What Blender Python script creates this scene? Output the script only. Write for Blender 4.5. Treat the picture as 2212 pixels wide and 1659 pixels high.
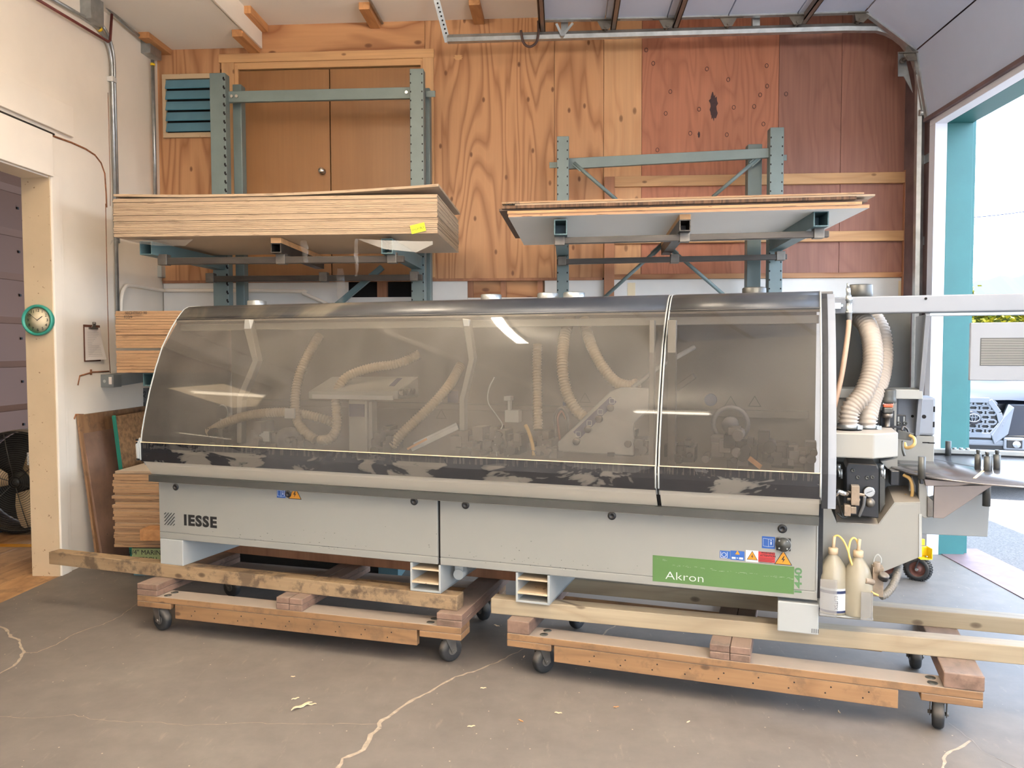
import bpy, bmesh, math, random
from mathutils import Vector, Matrix
random.seed(7)
V = Vector
PI = math.pi
scene = bpy.context.scene
for o in list(bpy.data.objects): bpy.data.objects.remove(o)

# ------------------------------------------------------------------ camera
FPX, CX, CY, CAMZ = 1720.0, 1106.0, 829.5, 1.7          # focal length in pixels of the 2212x1659 frame
_y, _p, _r = -0.06276, 0.04395, 0.00213
_f = V((math.sin(_y)*math.cos(_p), math.cos(_y)*math.cos(_p), -math.sin(_p)))
_R0 = V((math.cos(_y), -math.sin(_y), 0)); _D0 = _f.cross(_R0)
_R = math.cos(_r)*_R0 + math.sin(_r)*_D0; _D = -math.sin(_r)*_R0 + math.cos(_r)*_D0
CAM = V((0, 0, CAMZ))
cam = bpy.data.objects.new('camera', bpy.data.cameras.new('camera'))
scene.collection.objects.link(cam)
m3 = Matrix((_R, -_D, -_f)).transposed()
cam.matrix_world = Matrix.Translation(CAM) @ m3.to_4x4()
cam.data.sensor_width = 36.0; cam.data.lens = FPX/2212.0*36.0; cam.data.clip_end = 2000
scene.camera = cam
scene.view_settings.view_transform = 'Standard'; scene.view_settings.look = 'None'
scene.view_settings.exposure = 0.6; scene.view_settings.gamma = 1.0
scene.view_settings.use_curve_mapping = False

# ------------------------------------------------------------------ world, sun, big lights
def lin(c): return tuple((x/255/12.92 if x/255 <= .04045 else ((x/255+.055)/1.055)**2.4) for x in c)
w = bpy.data.worlds.new('world'); scene.world = w; w.use_nodes = True
nt = w.node_tree; nt.nodes.clear()
out = nt.nodes.new('ShaderNodeOutputWorld'); bg = nt.nodes.new('ShaderNodeBackground')
tc = nt.nodes.new('ShaderNodeTexCoord'); nz = nt.nodes.new('ShaderNodeTexNoise'); cr = nt.nodes.new('ShaderNodeValToRGB')
nz.inputs['Scale'].default_value = 3.0; nz.inputs['Detail'].default_value = 5
cr.color_ramp.elements[0].position = .35; cr.color_ramp.elements[0].color = (.50, .68, 1, 1)
cr.color_ramp.elements[1].position = .6; cr.color_ramp.elements[1].color = (.74, .86, 1, 1)
nt.links.new(tc.outputs['Generated'], nz.inputs['Vector']); nt.links.new(nz.outputs['Fac'], cr.inputs['Fac'])
nt.links.new(cr.outputs['Color'], bg.inputs['Color']); nt.links.new(bg.outputs['Background'], out.inputs['Surface'])
bg.inputs['Strength'].default_value = 6.6
sun = bpy.data.objects.new('sun', bpy.data.lights.new('sun', 'SUN')); scene.collection.objects.link(sun)
sun.data.energy = 16; sun.data.angle = .01; sun.data.color = (1, .95, .86)
_sd = V((math.cos(math.radians(81)), .02, -math.sin(math.radians(81))))
sun.rotation_euler = _sd.to_track_quat('-Z', 'Y').to_euler()
FIX = [(-1.46, 3.62, 4.42, PI/2-.18, .62), (-1.45, -.45, 4.2, -.3, .45), (1.5, 1.2, 3.5, PI/2, 1.2), (1.5, -1.8, 3.5, PI/2, 1.2), (2.4, .9, 3.6, PI/2, 1.2), (2.4, -2.0, 3.6, PI/2, 1.2)]  # last four fixtures are unseen, added as fill light
for i, (x, y, z, rz, hl) in enumerate(FIX):
    for dz, en, fl_ in ((-.08, 16 if hl != .62 else 70, 0), (.075, 170 if hl > 1 else (60 if hl < .6 else 480), PI)):                # one light below; stronger one above added to brighten ceiling and walls
        L = bpy.data.lights.new('tube_and_fill_light', 'AREA'); L.shape = 'RECTANGLE'; L.size = hl*1.9; L.size_y = .1
        L.energy = en*hl/1.0; L.color = (1, .87, .70) if hl < 1 else (1, .93, .84)
        o = bpy.data.objects.new('tube_and_fill_light', L); scene.collection.objects.link(o); o.location = (x, y, z+dz); o.rotation_euler = (fl_, 0, rz if dz < 0 else -rz)
for x, y, z in ((-5.1, 2.67, 3.1), (-5.3, 6.0, 3.4)):           # warm fill added to the side room; the second has no lamp
    L = bpy.data.lights.new('side_room_fill', 'AREA'); L.size = .9; L.energy = 9; L.color = (1, .72, .42)
    o = bpy.data.objects.new('side_room_fill', L); scene.collection.objects.link(o); o.location = (x, y, z)
def portal(y0, y1, z1):
    L = bpy.data.lights.new('opening_portal', 'AREA'); L.shape = 'RECTANGLE'; L.size = z1; L.size_y = y1-y0
    L.cycles.is_portal = True
    o = bpy.data.objects.new('opening_portal', L); scene.collection.objects.link(o)
    o.location = (3.3, (y0+y1)/2, z1/2); o.rotation_euler = (0, PI/2, 0)
portal(2.7, 6.7, 3.5); portal(-2.9, 1.2, 3.5)
L = bpy.data.lights.new('opening_portal', 'AREA'); L.shape = 'RECTANGLE'; L.size = 3.2; L.size_y = 3.6; L.cycles.is_portal = True
o = bpy.data.objects.new('opening_portal', L); scene.collection.objects.link(o); o.location = (1.0, -5.05, 1.8); o.rotation_euler = (PI/2, 0, 0)

# ------------------------------------------------------------------ picture-to-place helpers (used to survey the photo)
def ray(x, y): return _R*((x-CX)/FPX) + _D*((y-CY)/FPX) + _f
def hit(x, y, n, d):
    r = ray(x, y); n = V(n); return CAM + r*((d - n.dot(CAM))/n.dot(r))
def Wp(x, y, Y): return hit(x, y, (0, 1, 0), Y)
def Xp(x, y, X): return hit(x, y, (1, 0, 0), X)
def Fp(x, y, z=0): return hit(x, y, (0, 0, 1), z)

# ------------------------------------------------------------------ mesh builder
class MB:
    def __init__(s): s.v = []; s.f = []; s.m = []; s.sm = []
    def add(s, vs, fs, m=0, smooth=False):
        n = len(s.v); s.v += [V(p) for p in vs]; s.f += [tuple(i+n for i in f) for f in fs]
        s.m += [m]*len(fs); s.sm += [smooth]*len(fs); return s
    def box(s, x0, x1, y0, y1, z0, z1, m=0):
        return s.add([(x0,y0,z0),(x1,y0,z0),(x1,y1,z0),(x0,y1,z0),(x0,y0,z1),(x1,y0,z1),(x1,y1,z1),(x0,y1,z1)],
                     [(0,3,2,1),(4,5,6,7),(0,1,5,4),(1,2,6,5),(2,3,7,6),(3,0,4,7)], m)
    def bar(s, p0, p1, w, h, up=(0,0,1), m=0):
        p0, p1 = V(p0), V(p1); d = (p1-p0).normalized(); up = V(up)
        a = d.cross(up)
        if a.length < 1e-4: a = d.cross(V((0, 1, 0)))
        a.normalize(); b = a.cross(d).normalized(); a *= w/2; b *= h/2
        vs = [p0-a-b, p0+a-b, p0+a+b, p0-a+b, p1-a-b, p1+a-b, p1+a+b, p1-a+b]
        return s.add(vs, [(0,1,2,3),(4,7,6,5),(0,4,5,1),(1,5,6,2),(2,6,7,3),(3,7,4,0)], m)
    def tube(s, pts, r, seg=10, m=0, caps=True, closed=False):
        pts = [V(p) for p in pts]; n = len(pts); rs = r if isinstance(r, (list, tuple)) else [r]*n
        t0 = (pts[1]-pts[0]).normalized(); a = t0.cross(V((0, 0, 1)))
        if a.length < 1e-3: a = t0.cross(V((0, 1, 0)))
        a.normalize(); vs = []
        for i, p in enumerate(pts):
            if closed: t = (pts[(i+1) % n]-pts[i-1]).normalized()
            else: t = (pts[min(i+1, n-1)]-pts[max(i-1, 0)]).normalized()
            a = (a - t*a.dot(t)).normalized(); b = t.cross(a)
            for k in range(seg):
                q = 2*PI*k/seg; vs.append(p + a*(rs[i]*math.cos(q)) + b*(rs[i]*math.sin(q)))
        fs = []
        for i in range(n if closed else n-1):
            j = (i+1) % n
            for k in range(seg):
                fs.append((i*seg+k, i*seg+(k+1) % seg, j*seg+(k+1) % seg, j*seg+k))
        s.add(vs, fs, m, True)
        if caps and not closed:
            b0 = len(s.v)-len(vs)
            s.f += [tuple(b0+k for k in range(seg-1, -1, -1)), tuple(b0+(n-1)*seg+k for k in range(seg))]; s.m += [m, m]; s.sm += [False]*2
        return s
    def cyl(s, p0, p1, r, seg=16, m=0, r1=None):
        return s.tube([p0, p1], [r, r if r1 is None else r1], seg, m)
    def lathe(s, prof, o, ax=(0,0,1), seg=20, m=0, cap=True):       # prof: (radius, height) along ax from o
        ax = V(ax).normalized(); a = ax.cross(V((0,0,1)))
        if a.length < 1e-3: a = V((1,0,0))
        a.normalize(); b = ax.cross(a); vs = []; o = V(o)
        for r, h in prof:
            for k in range(seg):
                q = 2*PI*k/seg; vs.append(o+ax*h+a*(r*math.cos(q))+b*(r*math.sin(q)))
        fs = [(i*seg+k, i*seg+(k+1) % seg, (i+1)*seg+(k+1) % seg, (i+1)*seg+k) for i in range(len(prof)-1) for k in range(seg)]
        s.add(vs, fs, m, True); b0 = len(s.v)-len(vs)
        for ring, rev in ((0, True), (len(prof)-1, False)):
            if cap and prof[ring][0] > 1e-4:
                idx = [b0+ring*seg+k for k in range(seg)]; s.f.append(tuple(idx[::-1] if rev else idx)); s.m.append(m); s.sm.append(False)
        return s
    def prism(s, poly, d, m=0):                           # planar polygon of 3-D points, extruded by the vector d
        poly = [V(p) for p in poly]; d = V(d); n = len(poly)
        return s.add(poly+[p+d for p in poly], [tuple(range(n)), tuple(range(2*n-1, n-1, -1))]+[(i, i+n, (i+1) % n+n, (i+1) % n) for i in range(n)], m)
    def sweep(s, prof, x0, x1, m=0, smooth=False, thick=None):  # open (v,w) profile swept along local x
        n = len(prof); vs = [(x0, a, b) for a, b in prof]+[(x1, a, b) for a, b in prof]
        return s.add(vs, [(i, i+1, n+i+1, n+i) for i in range(n-1)], m, smooth)
    def build(s, name, mats, parent=None, bevel=0, off=None, solid=0):
        me = bpy.data.meshes.new(name); off = V((0,0,0)) if off is None else off
        me.from_pydata([tuple(p-off) for p in s.v], [], s.f)
        mats = mats if isinstance(mats, (list, tuple)) else [mats]
        for q in mats: me.materials.append(q)
        me.polygons.foreach_set('material_index', s.m); me.polygons.foreach_set('use_smooth', s.sm)
        bm = bmesh.new(); bm.from_mesh(me); bmesh.ops.recalc_face_normals(bm, faces=bm.faces); bm.to_mesh(me); bm.free()
        o = bpy.data.objects.new(name, me); scene.collection.objects.link(o)
        if parent is not None: o.parent = parent
        if solid:
            q = o.modifiers.new('solid', 'SOLIDIFY'); q.thickness = solid; q.offset = 0
        if bevel:
            q = o.modifiers.new('bevel', 'BEVEL'); q.width = bevel; q.segments = 2; q.limit_method = 'ANGLE'; q.angle_limit = .7
        return o

OFFS = {}
def thing(name, label, cat, loc, rz=0, group=None, world=True, kind=None):
    o = bpy.data.objects.new(name, None); scene.collection.objects.link(o); o.empty_display_size = .1
    o.location = loc; o.rotation_euler = (0, 0, rz)
    if kind: o['kind'] = kind
    else:
        o['label'] = label; o['category'] = cat
        if group: o['group'] = group
    OFFS[o] = V(loc) if world else V((0,0,0)); return o
def part(mb, name, mats, parent, bevel=0, label=None, solid=0, kind=None):
    off = OFFS.get(parent, V((0,0,0)))
    o = mb.build(name, mats, parent, bevel, off, solid); OFFS[o] = off
    if label: o['label'] = label
    if kind: o['kind'] = kind
    return o
def solo(mb, name, mats, label, cat, group=None, bevel=0, solid=0, kind=None):
    xs = [p.x for p in mb.v]; ys = [p.y for p in mb.v]; zs = [p.z for p in mb.v]
    c = V(((min(xs)+max(xs))/2, (min(ys)+max(ys))/2, min(zs)))
    o = mb.build(name, mats, None, bevel, c, solid); o.location = c; OFFS[o] = c
    o['label'] = label; o['category'] = cat
    if group: o['group'] = group
    if kind: o['kind'] = kind
    return o
def struct(mb, name, mats, bevel=0):
    o = mb.build(name, mats, None, bevel); o['kind'] = 'structure'; OFFS[o] = V((0,0,0)); return o
def smooth_path(pts, n=8):
    pts = [V(p) for p in pts]; out = []
    P = [pts[0]*2-pts[1]]+pts+[pts[-1]*2-pts[-2]]
    for i in range(1, len(P)-2):
        a, b, c, d = P[i-1:i+3]
        for k in range(n):
            t = k/n; out.append(.5*((2*b)+(c-a)*t+(2*a-5*b+4*c-d)*t*t+(3*b-a-3*c+d)*t**3))
    out.append(pts[-1]); return out
def resample(pts, step):
    out = [pts[0]]; acc = 0
    for a, b in zip(pts, pts[1:]):
        L = (b-a).length; t = step-acc
        while t <= L and L > 0: out.append(a+(b-a)*(t/L)); t += step
        acc = (acc+L) % step if L else acc
    return out
def hose_mb(pts, r, pitch, seg=14, depth=.24, mb=None):
    p = resample(smooth_path(pts, 12), pitch/3); rs = [r*(1 if i % 3 == 0 else (1-depth*.55 if i % 3 == 1 else 1-depth)) for i in range(len(p))]
    return (mb or MB()).tube(p, rs, seg)
def text_mesh(s, size, ext=.0005, bold=0, sx=1, gap=1):
    c = bpy.data.curves.new('t', 'FONT'); c.body = s; c.size = size; c.extrude = ext; c.offset = bold; c.space_character = gap
    c.align_x = 'CENTER'; c.align_y = 'CENTER'; c.resolution_u = 3
    o = bpy.data.objects.new('t', c); scene.collection.objects.link(o)
    bpy.context.view_layer.update()
    me = bpy.data.meshes.new_from_object(o.evaluated_get(bpy.context.evaluated_depsgraph_get()))
    mb = MB(); mb.add([(v.co.x*sx, v.co.y, v.co.z) for v in me.vertices], [tuple(p.vertices) for p in me.polygons])
    bpy.data.objects.remove(o); bpy.data.curves.remove(c); bpy.data.meshes.remove(me); return mb
def lay(mb, o, right, up):                                # put a flat x-y mesh on a plane
    o, r, u = V(o), V(right).normalized(), V(up).normalized(); n = r.cross(u)
    mb.v = [o+r*p.x+u*p.y+n*p.z for p in mb.v]; return mb
def join(mb, other, m=None):
    n = len(mb.v); mb.v += other.v; mb.f += [tuple(i+n for i in f) for f in other.f]
    mb.m += other.m if m is None else [m]*len(other.f); mb.sm += other.sm; return mb

# ------------------------------------------------------------------ materials
class NT:
    def __init__(s, name):
        s.m = bpy.data.materials.new(name); s.m.use_nodes = True; s.t = s.m.node_tree; s.t.nodes.clear()
        s.out = s.n('OutputMaterial'); s.b = s.n('BsdfPrincipled'); s.l(s.b.outputs[0], s.out.inputs[0])
    def n(s, ty, **k):
        q = s.t.nodes.new('ShaderNode'+ty)
        for a, b in k.items(): setattr(q, a, b)
        return q
    def l(s, a, b): s.t.links.new(a, b)
    def coord(s, scale=(1,1,1), rnd=False, kind='Object'):
        t = s.n('TexCoord'); mp = s.n('Mapping'); mp.inputs['Scale'].default_value = scale; s.l(t.outputs[kind], mp.inputs['Vector'])
        if rnd:
            oi = s.n('ObjectInfo'); q = s.n('VectorMath', operation='SCALE'); q.inputs[0].default_value = (13.1, 7.7, 3.3)
            s.l(oi.outputs['Random'], q.inputs['Scale']); s.l(q.outputs[0], mp.inputs['Location'])
        return mp.outputs[0]
    def noise(s, vec, scale, detail=4, rough=.55, dist=0):
        q = s.n('TexNoise'); q.inputs['Scale'].default_value = scale; q.inputs['Detail'].default_value = detail
        q.inputs['Roughness'].default_value = rough; q.inputs['Distortion'].default_value = dist; s.l(vec, q.inputs['Vector']); return q.outputs['Fac']
    def ramp(s, fac, stops):
        q = s.n('ValToRGB'); e = q.color_ramp.elements
        while len(e) < len(stops): e.new(.5)
        for x, (p, c) in zip(e, stops): x.position = p; x.color = (*c, 1) if len(c) == 3 else c
        s.l(fac, q.inputs['Fac']); return q.outputs['Color']
    def math(s, op, a, b=None, c=None):
        q = s.n('Math', operation=op)
        for i, x in enumerate((a, b, c)):
            if x is None: continue
            if isinstance(x, (int, float)): q.inputs[i].default_value = x
            else: s.l(x, q.inputs[i])
        return q.outputs[0]
    def mix(s, fac, a, b, mode='MIX'):
        q = s.n('Mix', data_type='RGBA', blend_type=mode)
        for sock, x in ((q.inputs['Factor'], fac), (q.inputs[6], a), (q.inputs[7], b)):
            if isinstance(x, (int, float)): sock.default_value = x
            elif isinstance(x, tuple): sock.default_value = (*x, 1)
            else: s.l(x, sock)
        return q.outputs[2]
    def bump(s, h, strength, dist=.01):
        q = s.n('Bump'); q.inputs['Strength'].default_value = strength; q.inputs['Distance'].default_value = dist
        s.l(h, q.inputs['Height']); s.l(q.outputs[0], s.b.inputs['Normal'])
    def col(s, c):
        if isinstance(c, tuple): s.b.inputs['Base Color'].default_value = (*c, 1)
        else: s.l(c, s.b.inputs['Base Color'])
def sc(c, k): return tuple(min(1, x*k) for x in c)
MATS = {}
def mat(name, rgb, rough=.5, metal=0, var=.08, scale=6, stretch=(1,1,1), bump=0, dust=0, dustc=(.5,.42,.33), spots=0, spotc=(.03,.025,.02), coat=0, raw=False, rnd=False):
    c = rgb if raw else lin(rgb); t = NT(name); v = t.coord(stretch, rnd)
    f = t.noise(v, scale); k = t.ramp(f, [(.3, sc(c, 1-var)), (.7, sc(c, 1+var))])
    if dust:
        g = t.n('NewGeometry'); sx = t.n('SeparateXYZ'); t.l(g.outputs['Normal'], sx.inputs[0])
        up = t.math('SMOOTH_MIN', t.math('MULTIPLY', t.math('MAXIMUM', sx.outputs['Z'], 0), 1.3), 1, .1)
        d = t.math('MULTIPLY', t.math('MULTIPLY_ADD', f, .8, .5), t.math('MULTIPLY', up, dust))
        k = t.mix(t.math('MINIMUM', d, 1), k, dustc)
    if spots:
        f2 = t.noise(v, scale*9, 3, .7); k = t.mix(t.math('MULTIPLY', t.math('GREATER_THAN', f2, 1-spots), .85), k, spotc)
    t.col(k); t.b.inputs['Roughness'].default_value = rough; t.b.inputs['Metallic'].default_value = metal
    if coat: t.b.inputs['Coat Weight'].default_value = coat
    if bump: t.bump(t.noise(v, scale*6, 5), bump)
    MATS[name] = t.m; return t.m
def wood(name, light, dark, axis=2, scale=1.3, rings=9, fine=.14, rough=.62, knots=0., line=.5, dust=0, wear=0, rnd=True, squeeze=.22):
    l, d = lin(light), lin(dark); t = NT(name)
    s = [1, 1, 1]; s[axis] = squeeze; v = t.coord(tuple(s), rnd)
    n = t.noise(v, scale, 2.5, .45, .3)
    fr = t.math('FRACT', t.math('MULTIPLY', n, rings))
    mid = tuple(a*(1-line)+b*line for a, b in zip(l, d))
    k = t.ramp(fr, [(0, mid), (.25, l), (.6, l), (.9, tuple(a*(1-line*.7)+b*line*.7 for a, b in zip(l, d))), (.965, d if line > .8 else mid), (1, mid)])
    s2 = [1, 1, 1]; s2[axis] = .03; fv = t.noise(t.coord(tuple(s2), rnd), 45, 4, .6)
    k = t.mix(1, k, t.ramp(fv, [(.25, (1-fine,)*3), (.75, (1+fine,)*3)]), 'MULTIPLY')
    big = t.noise(v, .9, 2); k = t.mix(1, k, t.ramp(big, [(.3, (.86,)*3), (.7, (1.1,)*3)]), 'MULTIPLY')
    if knots:
        s3 = [1, 1, 1]; s3[axis] = .55; vo = t.n('TexVoronoi', voronoi_dimensions='2D'); vo.inputs['Scale'].default_value = 3.4
        sp = t.n('SeparateXYZ'); cb = t.n('CombineXYZ'); t.l(t.coord(tuple(s3), rnd), sp.inputs[0]); t.l(t.math('ADD', sp.outputs[0], sp.outputs[1]), cb.inputs[0]); t.l(sp.outputs[2], cb.inputs[1]); t.l(cb.outputs[0], vo.inputs['Vector'])
        kk = t.ramp(vo.outputs['Distance'], [(0, (1,1,1)), (knots*.6, (.8,.8,.8)), (knots, (0,0,0))]); k = t.mix(kk, k, sc(d, .55))
    if wear:
        wn = t.noise(t.coord((1,1,1), rnd), 7, 6, .7); k = t.mix(t.ramp(wn, [(.52, (0,)*3), (.62, (wear,)*3)]), k, lin((70, 56, 44)))
    if dust:
        g = t.n('NewGeometry'); sx = t.n('SeparateXYZ'); t.l(g.outputs['Normal'], sx.inputs[0])
        k = t.mix(t.math('MULTIPLY', t.math('GREATER_THAN', sx.outputs['Z'], .7), dust), k, lin((152, 142, 132)))
    t.col(k); t.b.inputs['Roughness'].default_value = rough; t.bump(fv, .12, .004); MATS[name] = t.m; return t.m
def ply_edge(name, light, dark, zs=150, face=None):
    t = NT(name); l, d = lin(light), lin(dark)
    a = t.noise(t.coord((.8, .8, zs), True), 1.0, 3, .65); b = t.noise(t.coord((7, 7, zs*1.3), True), 1.0, 2, .5)
    k = t.ramp(a, [(.3, d), (.45, l), (.75, sc(l, 1.12))]); k = t.mix(t.math('GREATER_THAN', b, .66), k, sc(d, .45))
    g = t.n('NewGeometry'); sx = t.n('SeparateXYZ'); t.l(g.outputs['Normal'], sx.inputs[0])
    k = t.mix(t.math('GREATER_THAN', t.math('ABSOLUTE', sx.outputs['Z']), .8), k, lin(face) if face else l)
    t.col(k); t.b.inputs['Roughness'].default_value = .7; MATS[name] = t.m; return t.m
def emit(name, c, s):
    t = NT(name); t.t.nodes.remove(t.b); e = t.n('Emission'); e.inputs[0].default_value = (*c, 1); e.inputs[1].default_value = s
    t.l(e.outputs[0], t.out.inputs[0]); MATS[name] = t.m; return t.m
M_white = mat('white_paint', (240, 229, 212), .75, var=.05, scale=1.5, bump=.06)
M_cream = mat('cream_paint', (204, 180, 146), .6, var=.06, scale=3, bump=.08, spots=.31, spotc=(.22,.12,.06))
M_ceil = mat('ceiling_board', (240, 234, 224), .85, var=.03, scale=.7)
M_ply1 = wood('fir_ply', (190, 142, 100), (146, 96, 60), 2, 2.7, 17, line=.8, knots=.055, fine=.06, squeeze=.10)
M_plyh = wood('fir_ply_flat', (192, 142, 98), (146, 94, 58), 0, 2.0, 8, line=.85, knots=.08, fine=.06, squeeze=.2)
M_ply2 = wood('pale_ply', (200, 154, 110), (172, 122, 80), 2, 2.4, 10, line=.4, knots=.07, fine=.08)
M_ply3 = wood('red_ply', (172, 112, 84), (140, 84, 60), 2, 2.6, 15, line=.45, knots=.0, fine=.1)
M_ply4 = wood('dark_ply', (150, 104, 88), (122, 82, 68), 2, 2.4, 13, line=.4, fine=.12)
M_door = wood('birch_door', (146, 104, 64), (122, 82, 46), 2, .9, 7, line=.3, fine=.06, rough=.4)
M_trimw = wood('pine_trim', (204, 160, 112), (170, 122, 78), 0, 2.2, 8, line=.4, knots=.05)
M_trimv = wood('pine_trim_v', (200, 158, 112), (168, 120, 78), 2, 2.2, 8, line=.4, knots=.05)
M_brownbd = wood('brown_board', (160, 110, 78), (120, 78, 52), 2, 2.2, 8, line=.4)
M_block = wood('orange_block', (196, 142, 92), (162, 108, 62), 1, 4, 8, line=.4)
M_beam = wood('dolly_lumber', (136, 102, 68), (102, 72, 46), 0, 2.4, 9, line=.45, knots=.05, dust=.8, wear=.35)
M_beamd = wood('dirty_lumber', (124, 98, 82), (90, 68, 56), 1, 2.4, 9, line=.4, dust=.25, wear=.55)
M_timb = wood('timber', (154, 138, 112), (122, 102, 78), 0, 3.2, 8, line=.4, knots=.06, wear=.0, dust=.15)
M_timbo = wood('old_timber', (144, 120, 90), (104, 80, 56), 0, 3.2, 8, line=.45, knots=.06, wear=.75)
M_oak = wood('floor_plank', (172, 132, 90), (120, 86, 56), 1, 2.0, 10, line=.5, wear=.4)
M_edge = ply_edge('ply_edge', (172, 148, 120), (120, 92, 68), 260, (190, 172, 150))
M_edge2 = ply_edge('ply_edge_dark', (168, 132, 96), (116, 82, 54), 240, (190, 172, 150))
M_edge3 = ply_edge('particle_edge', (196, 150, 104), (150, 108, 70), 60, (222, 218, 208))
M_grey = mat('machine_paint', (140, 138, 131), .42, var=.025, scale=1.2, spots=.0)
M_grey_d = mat('machine_paint_dusty', (150, 147, 138), .5, var=.04, scale=2, dust=.7)
M_skirt = mat('skirt_bounce_paint', (186, 177, 160), .5, var=.06, scale=2.2, dust=.3, stretch=(.4,1,1))  # lightened to put floor bounce light into the skirt colour
M_lgrey = mat('pale_grey_paint', (164, 165, 160), .4, var=.03)
M_dgrey = mat('dark_grey_paint', (92, 92, 92), .55, var=.08, dust=.35)
M_unit = mat('dark_unit', (52, 48, 43), .6, .2, var=.3, scale=14, dust=.35, dustc=(.2,.17,.13))
M_inner = mat('inner_panel', (96, 90, 80), .6, var=.1, scale=2)
M_black = mat('black_paint', (28, 28, 30), .35, var=.1, dust=.35)
M_rubber = mat('rubber', (34, 33, 32), .75, var=.2, scale=20, dust=.4)
M_gun = mat('gunmetal', (72, 72, 68), .4, .3, var=.1)
M_steel = mat('galvanised', (172, 176, 176), .38, .85, var=.16, scale=14)
M_chrome = mat('chrome', (214, 212, 206), .18, 1, var=.03)
M_dsteel = mat('dull_steel', (112, 106, 98), .5, .7, var=.2, scale=16, dust=.3)
M_bsteel = mat('black_steel', (70, 64, 58), .45, .5, var=.3, scale=9, stretch=(.3,1,1), dust=.6, dustc=(.4,.33,.26))
M_teal = mat('rack_paint', (106, 120, 118), .45, var=.08, scale=5, spots=.22, spotc=(.2,.19,.16))
M_teald = mat('arm_paint', (84, 110, 113), .45, var=.1, scale=5, dust=.3)
M_tealw = mat('teal_trim', (34, 94, 94), .5, var=.07, scale=4, bump=.05)
M_vent = mat('vent_blue', (72, 128, 150), .5, var=.12, scale=4, dust=.25)
M_hose = mat('hose_pvc', (172, 160, 146), .5, var=.05, dust=.15)
M_hosew = mat('hose_ivory', (158, 141, 112), .5, var=.05, dust=.2)
M_hoseg = mat('hose_grey', (116, 110, 100), .5, var=.08)
M_cool = mat('cool_grey_paint', (142, 146, 152), .42, var=.03)
M_bwhite = mat('plain_white', (214, 212, 206), .6, var=.02)
M_pink = mat('white_trim', (222, 224, 232), .55, var=.02)
M_maroon = mat('maroon_pipe', (104, 48, 42), .5, var=.15, scale=12)
M_dark = mat('dark_void', (22, 18, 16), .9, var=.2)
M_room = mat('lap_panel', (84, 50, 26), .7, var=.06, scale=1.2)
M_blue = mat('sticker_blue', (36, 82, 150), .45, var=.02)
M_dblue = mat('label_navy', (38, 46, 78), .5, var=.03)
M_yel = mat('sticker_amber', (200, 132, 30), .45, var=.02)
M_red = mat('sticker_red', (172, 48, 48), .45, var=.03)
M_green = mat('green_band', (76, 108, 58), .45, var=.04, scale=3)
M_ink = mat('black_ink', (30, 30, 30), .5, var=0)
M_wink = mat('white_ink', (210, 210, 206), .5, var=0)
M_gink = mat('green_ink', (74, 112, 70), .5, var=0)
M_lime = mat('lime_label', (220, 232, 40), .5, var=.03)
M_sage = mat('sage_label', (150, 160, 110), .6, var=.05)
M_paper = mat('paper', (226, 216, 206), .8, var=.03)
M_clockr = mat('clock_teal', (52, 140, 122), .35, var=.04)
M_clockf = mat('clock_face', (234, 214, 176), .6, var=.02)
M_brown = mat('hardboard', (92, 52, 34), .6, var=.1)
M_osb = mat('osb', (150, 112, 74), .8, var=.45, scale=26, bump=.2)
M_tape = mat('green_tape', (30, 120, 100), .5, var=.08)
M_yellow = mat('yellow_paint', (246, 206, 20), .45, var=.05)
M_rust = mat('rust_rim', (104, 62, 50), .6, var=.2, scale=12)
M_orange = mat('orange_plastic', (222, 104, 66), .45, var=.04)
M_amberh = mat('amber_tube', (232, 196, 110), .3, var=.03)
M_gold = mat('gold_cable', (206, 168, 104), .5, var=.1)
M_blade = mat('fan_blade', (226, 200, 156), .5, 0, var=.1)
M_cord = mat('brown_rope', (70, 50, 44), .7, var=.1)
M_seam = mat('paint_crack', (132, 84, 52), .8, var=.3, scale=30)
M_fill = mat('crack_filler', (160, 145, 126), .9, var=.2, scale=40)
M_chip = mat('wood_chip', (216, 190, 152), .8, var=.1)
M_strut = mat('strut_steel', (128, 114, 104), .45, .6, var=.1)
M_gdoor = mat('door_skin', (186, 196, 216), .6, var=.015)
M_tableb = mat('turntable_top', (168, 164, 164), .2, .75, var=.12, scale=9, stretch=(.3, 3, 1))
M_bracket = mat('bare_steel', (146, 132, 122), .42, .6, var=.12, scale=4)
M_gasket = mat('gasket_rubber', (22, 23, 26), .7, var=.3, scale=60)
M_hdr = mat('header_wood', (104, 84, 84), .7, var=.25, scale=6)
# ------------------------------------------------------------------ the setting
def concrete():
    t = NT('concrete'); v = t.coord((1,1,1))
    a = t.noise(v, .8, 5, .6, .4); b = t.noise(v, 7, 6, .65); c = t.noise(t.coord((1.4, .35, 1)), 16, 5, .7)
    k = t.ramp(a, [(.3, lin((94, 87, 80))), (.55, lin((106, 98, 90))), (.75, lin((117, 109, 100)))])
    k = t.mix(1, k, t.ramp(b, [(.3, (.86,)*3), (.7, (1.1,)*3)]), 'MULTIPLY')
    k = t.mix(t.ramp(c, [(.6, (0,)*3), (.75, (.4,)*3)]), k, lin((150, 138, 120)))
    vo = t.n('TexVoronoi'); vo.inputs['Scale'].default_value = 13; t.l(t.coord((1, 1, .01)), vo.inputs['Vector'])
    k = t.mix(t.math('LESS_THAN', vo.outputs['Distance'], .045), k, lin((180, 164, 140)))
    t.col(k); t.b.inputs['Roughness'].default_value = .6; t.b.inputs['Specular IOR Level'].default_value = .62; t.bump(b, .06, .004); return t.m
M_conc = concrete()
XL, XR, YB = -3.77, 3.02, 7.33
fl = struct(MB().box(XL, 3.27, -5, 7.6, -.15, 0), 'floor', M_conc)
rng = random.Random(3)
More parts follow.
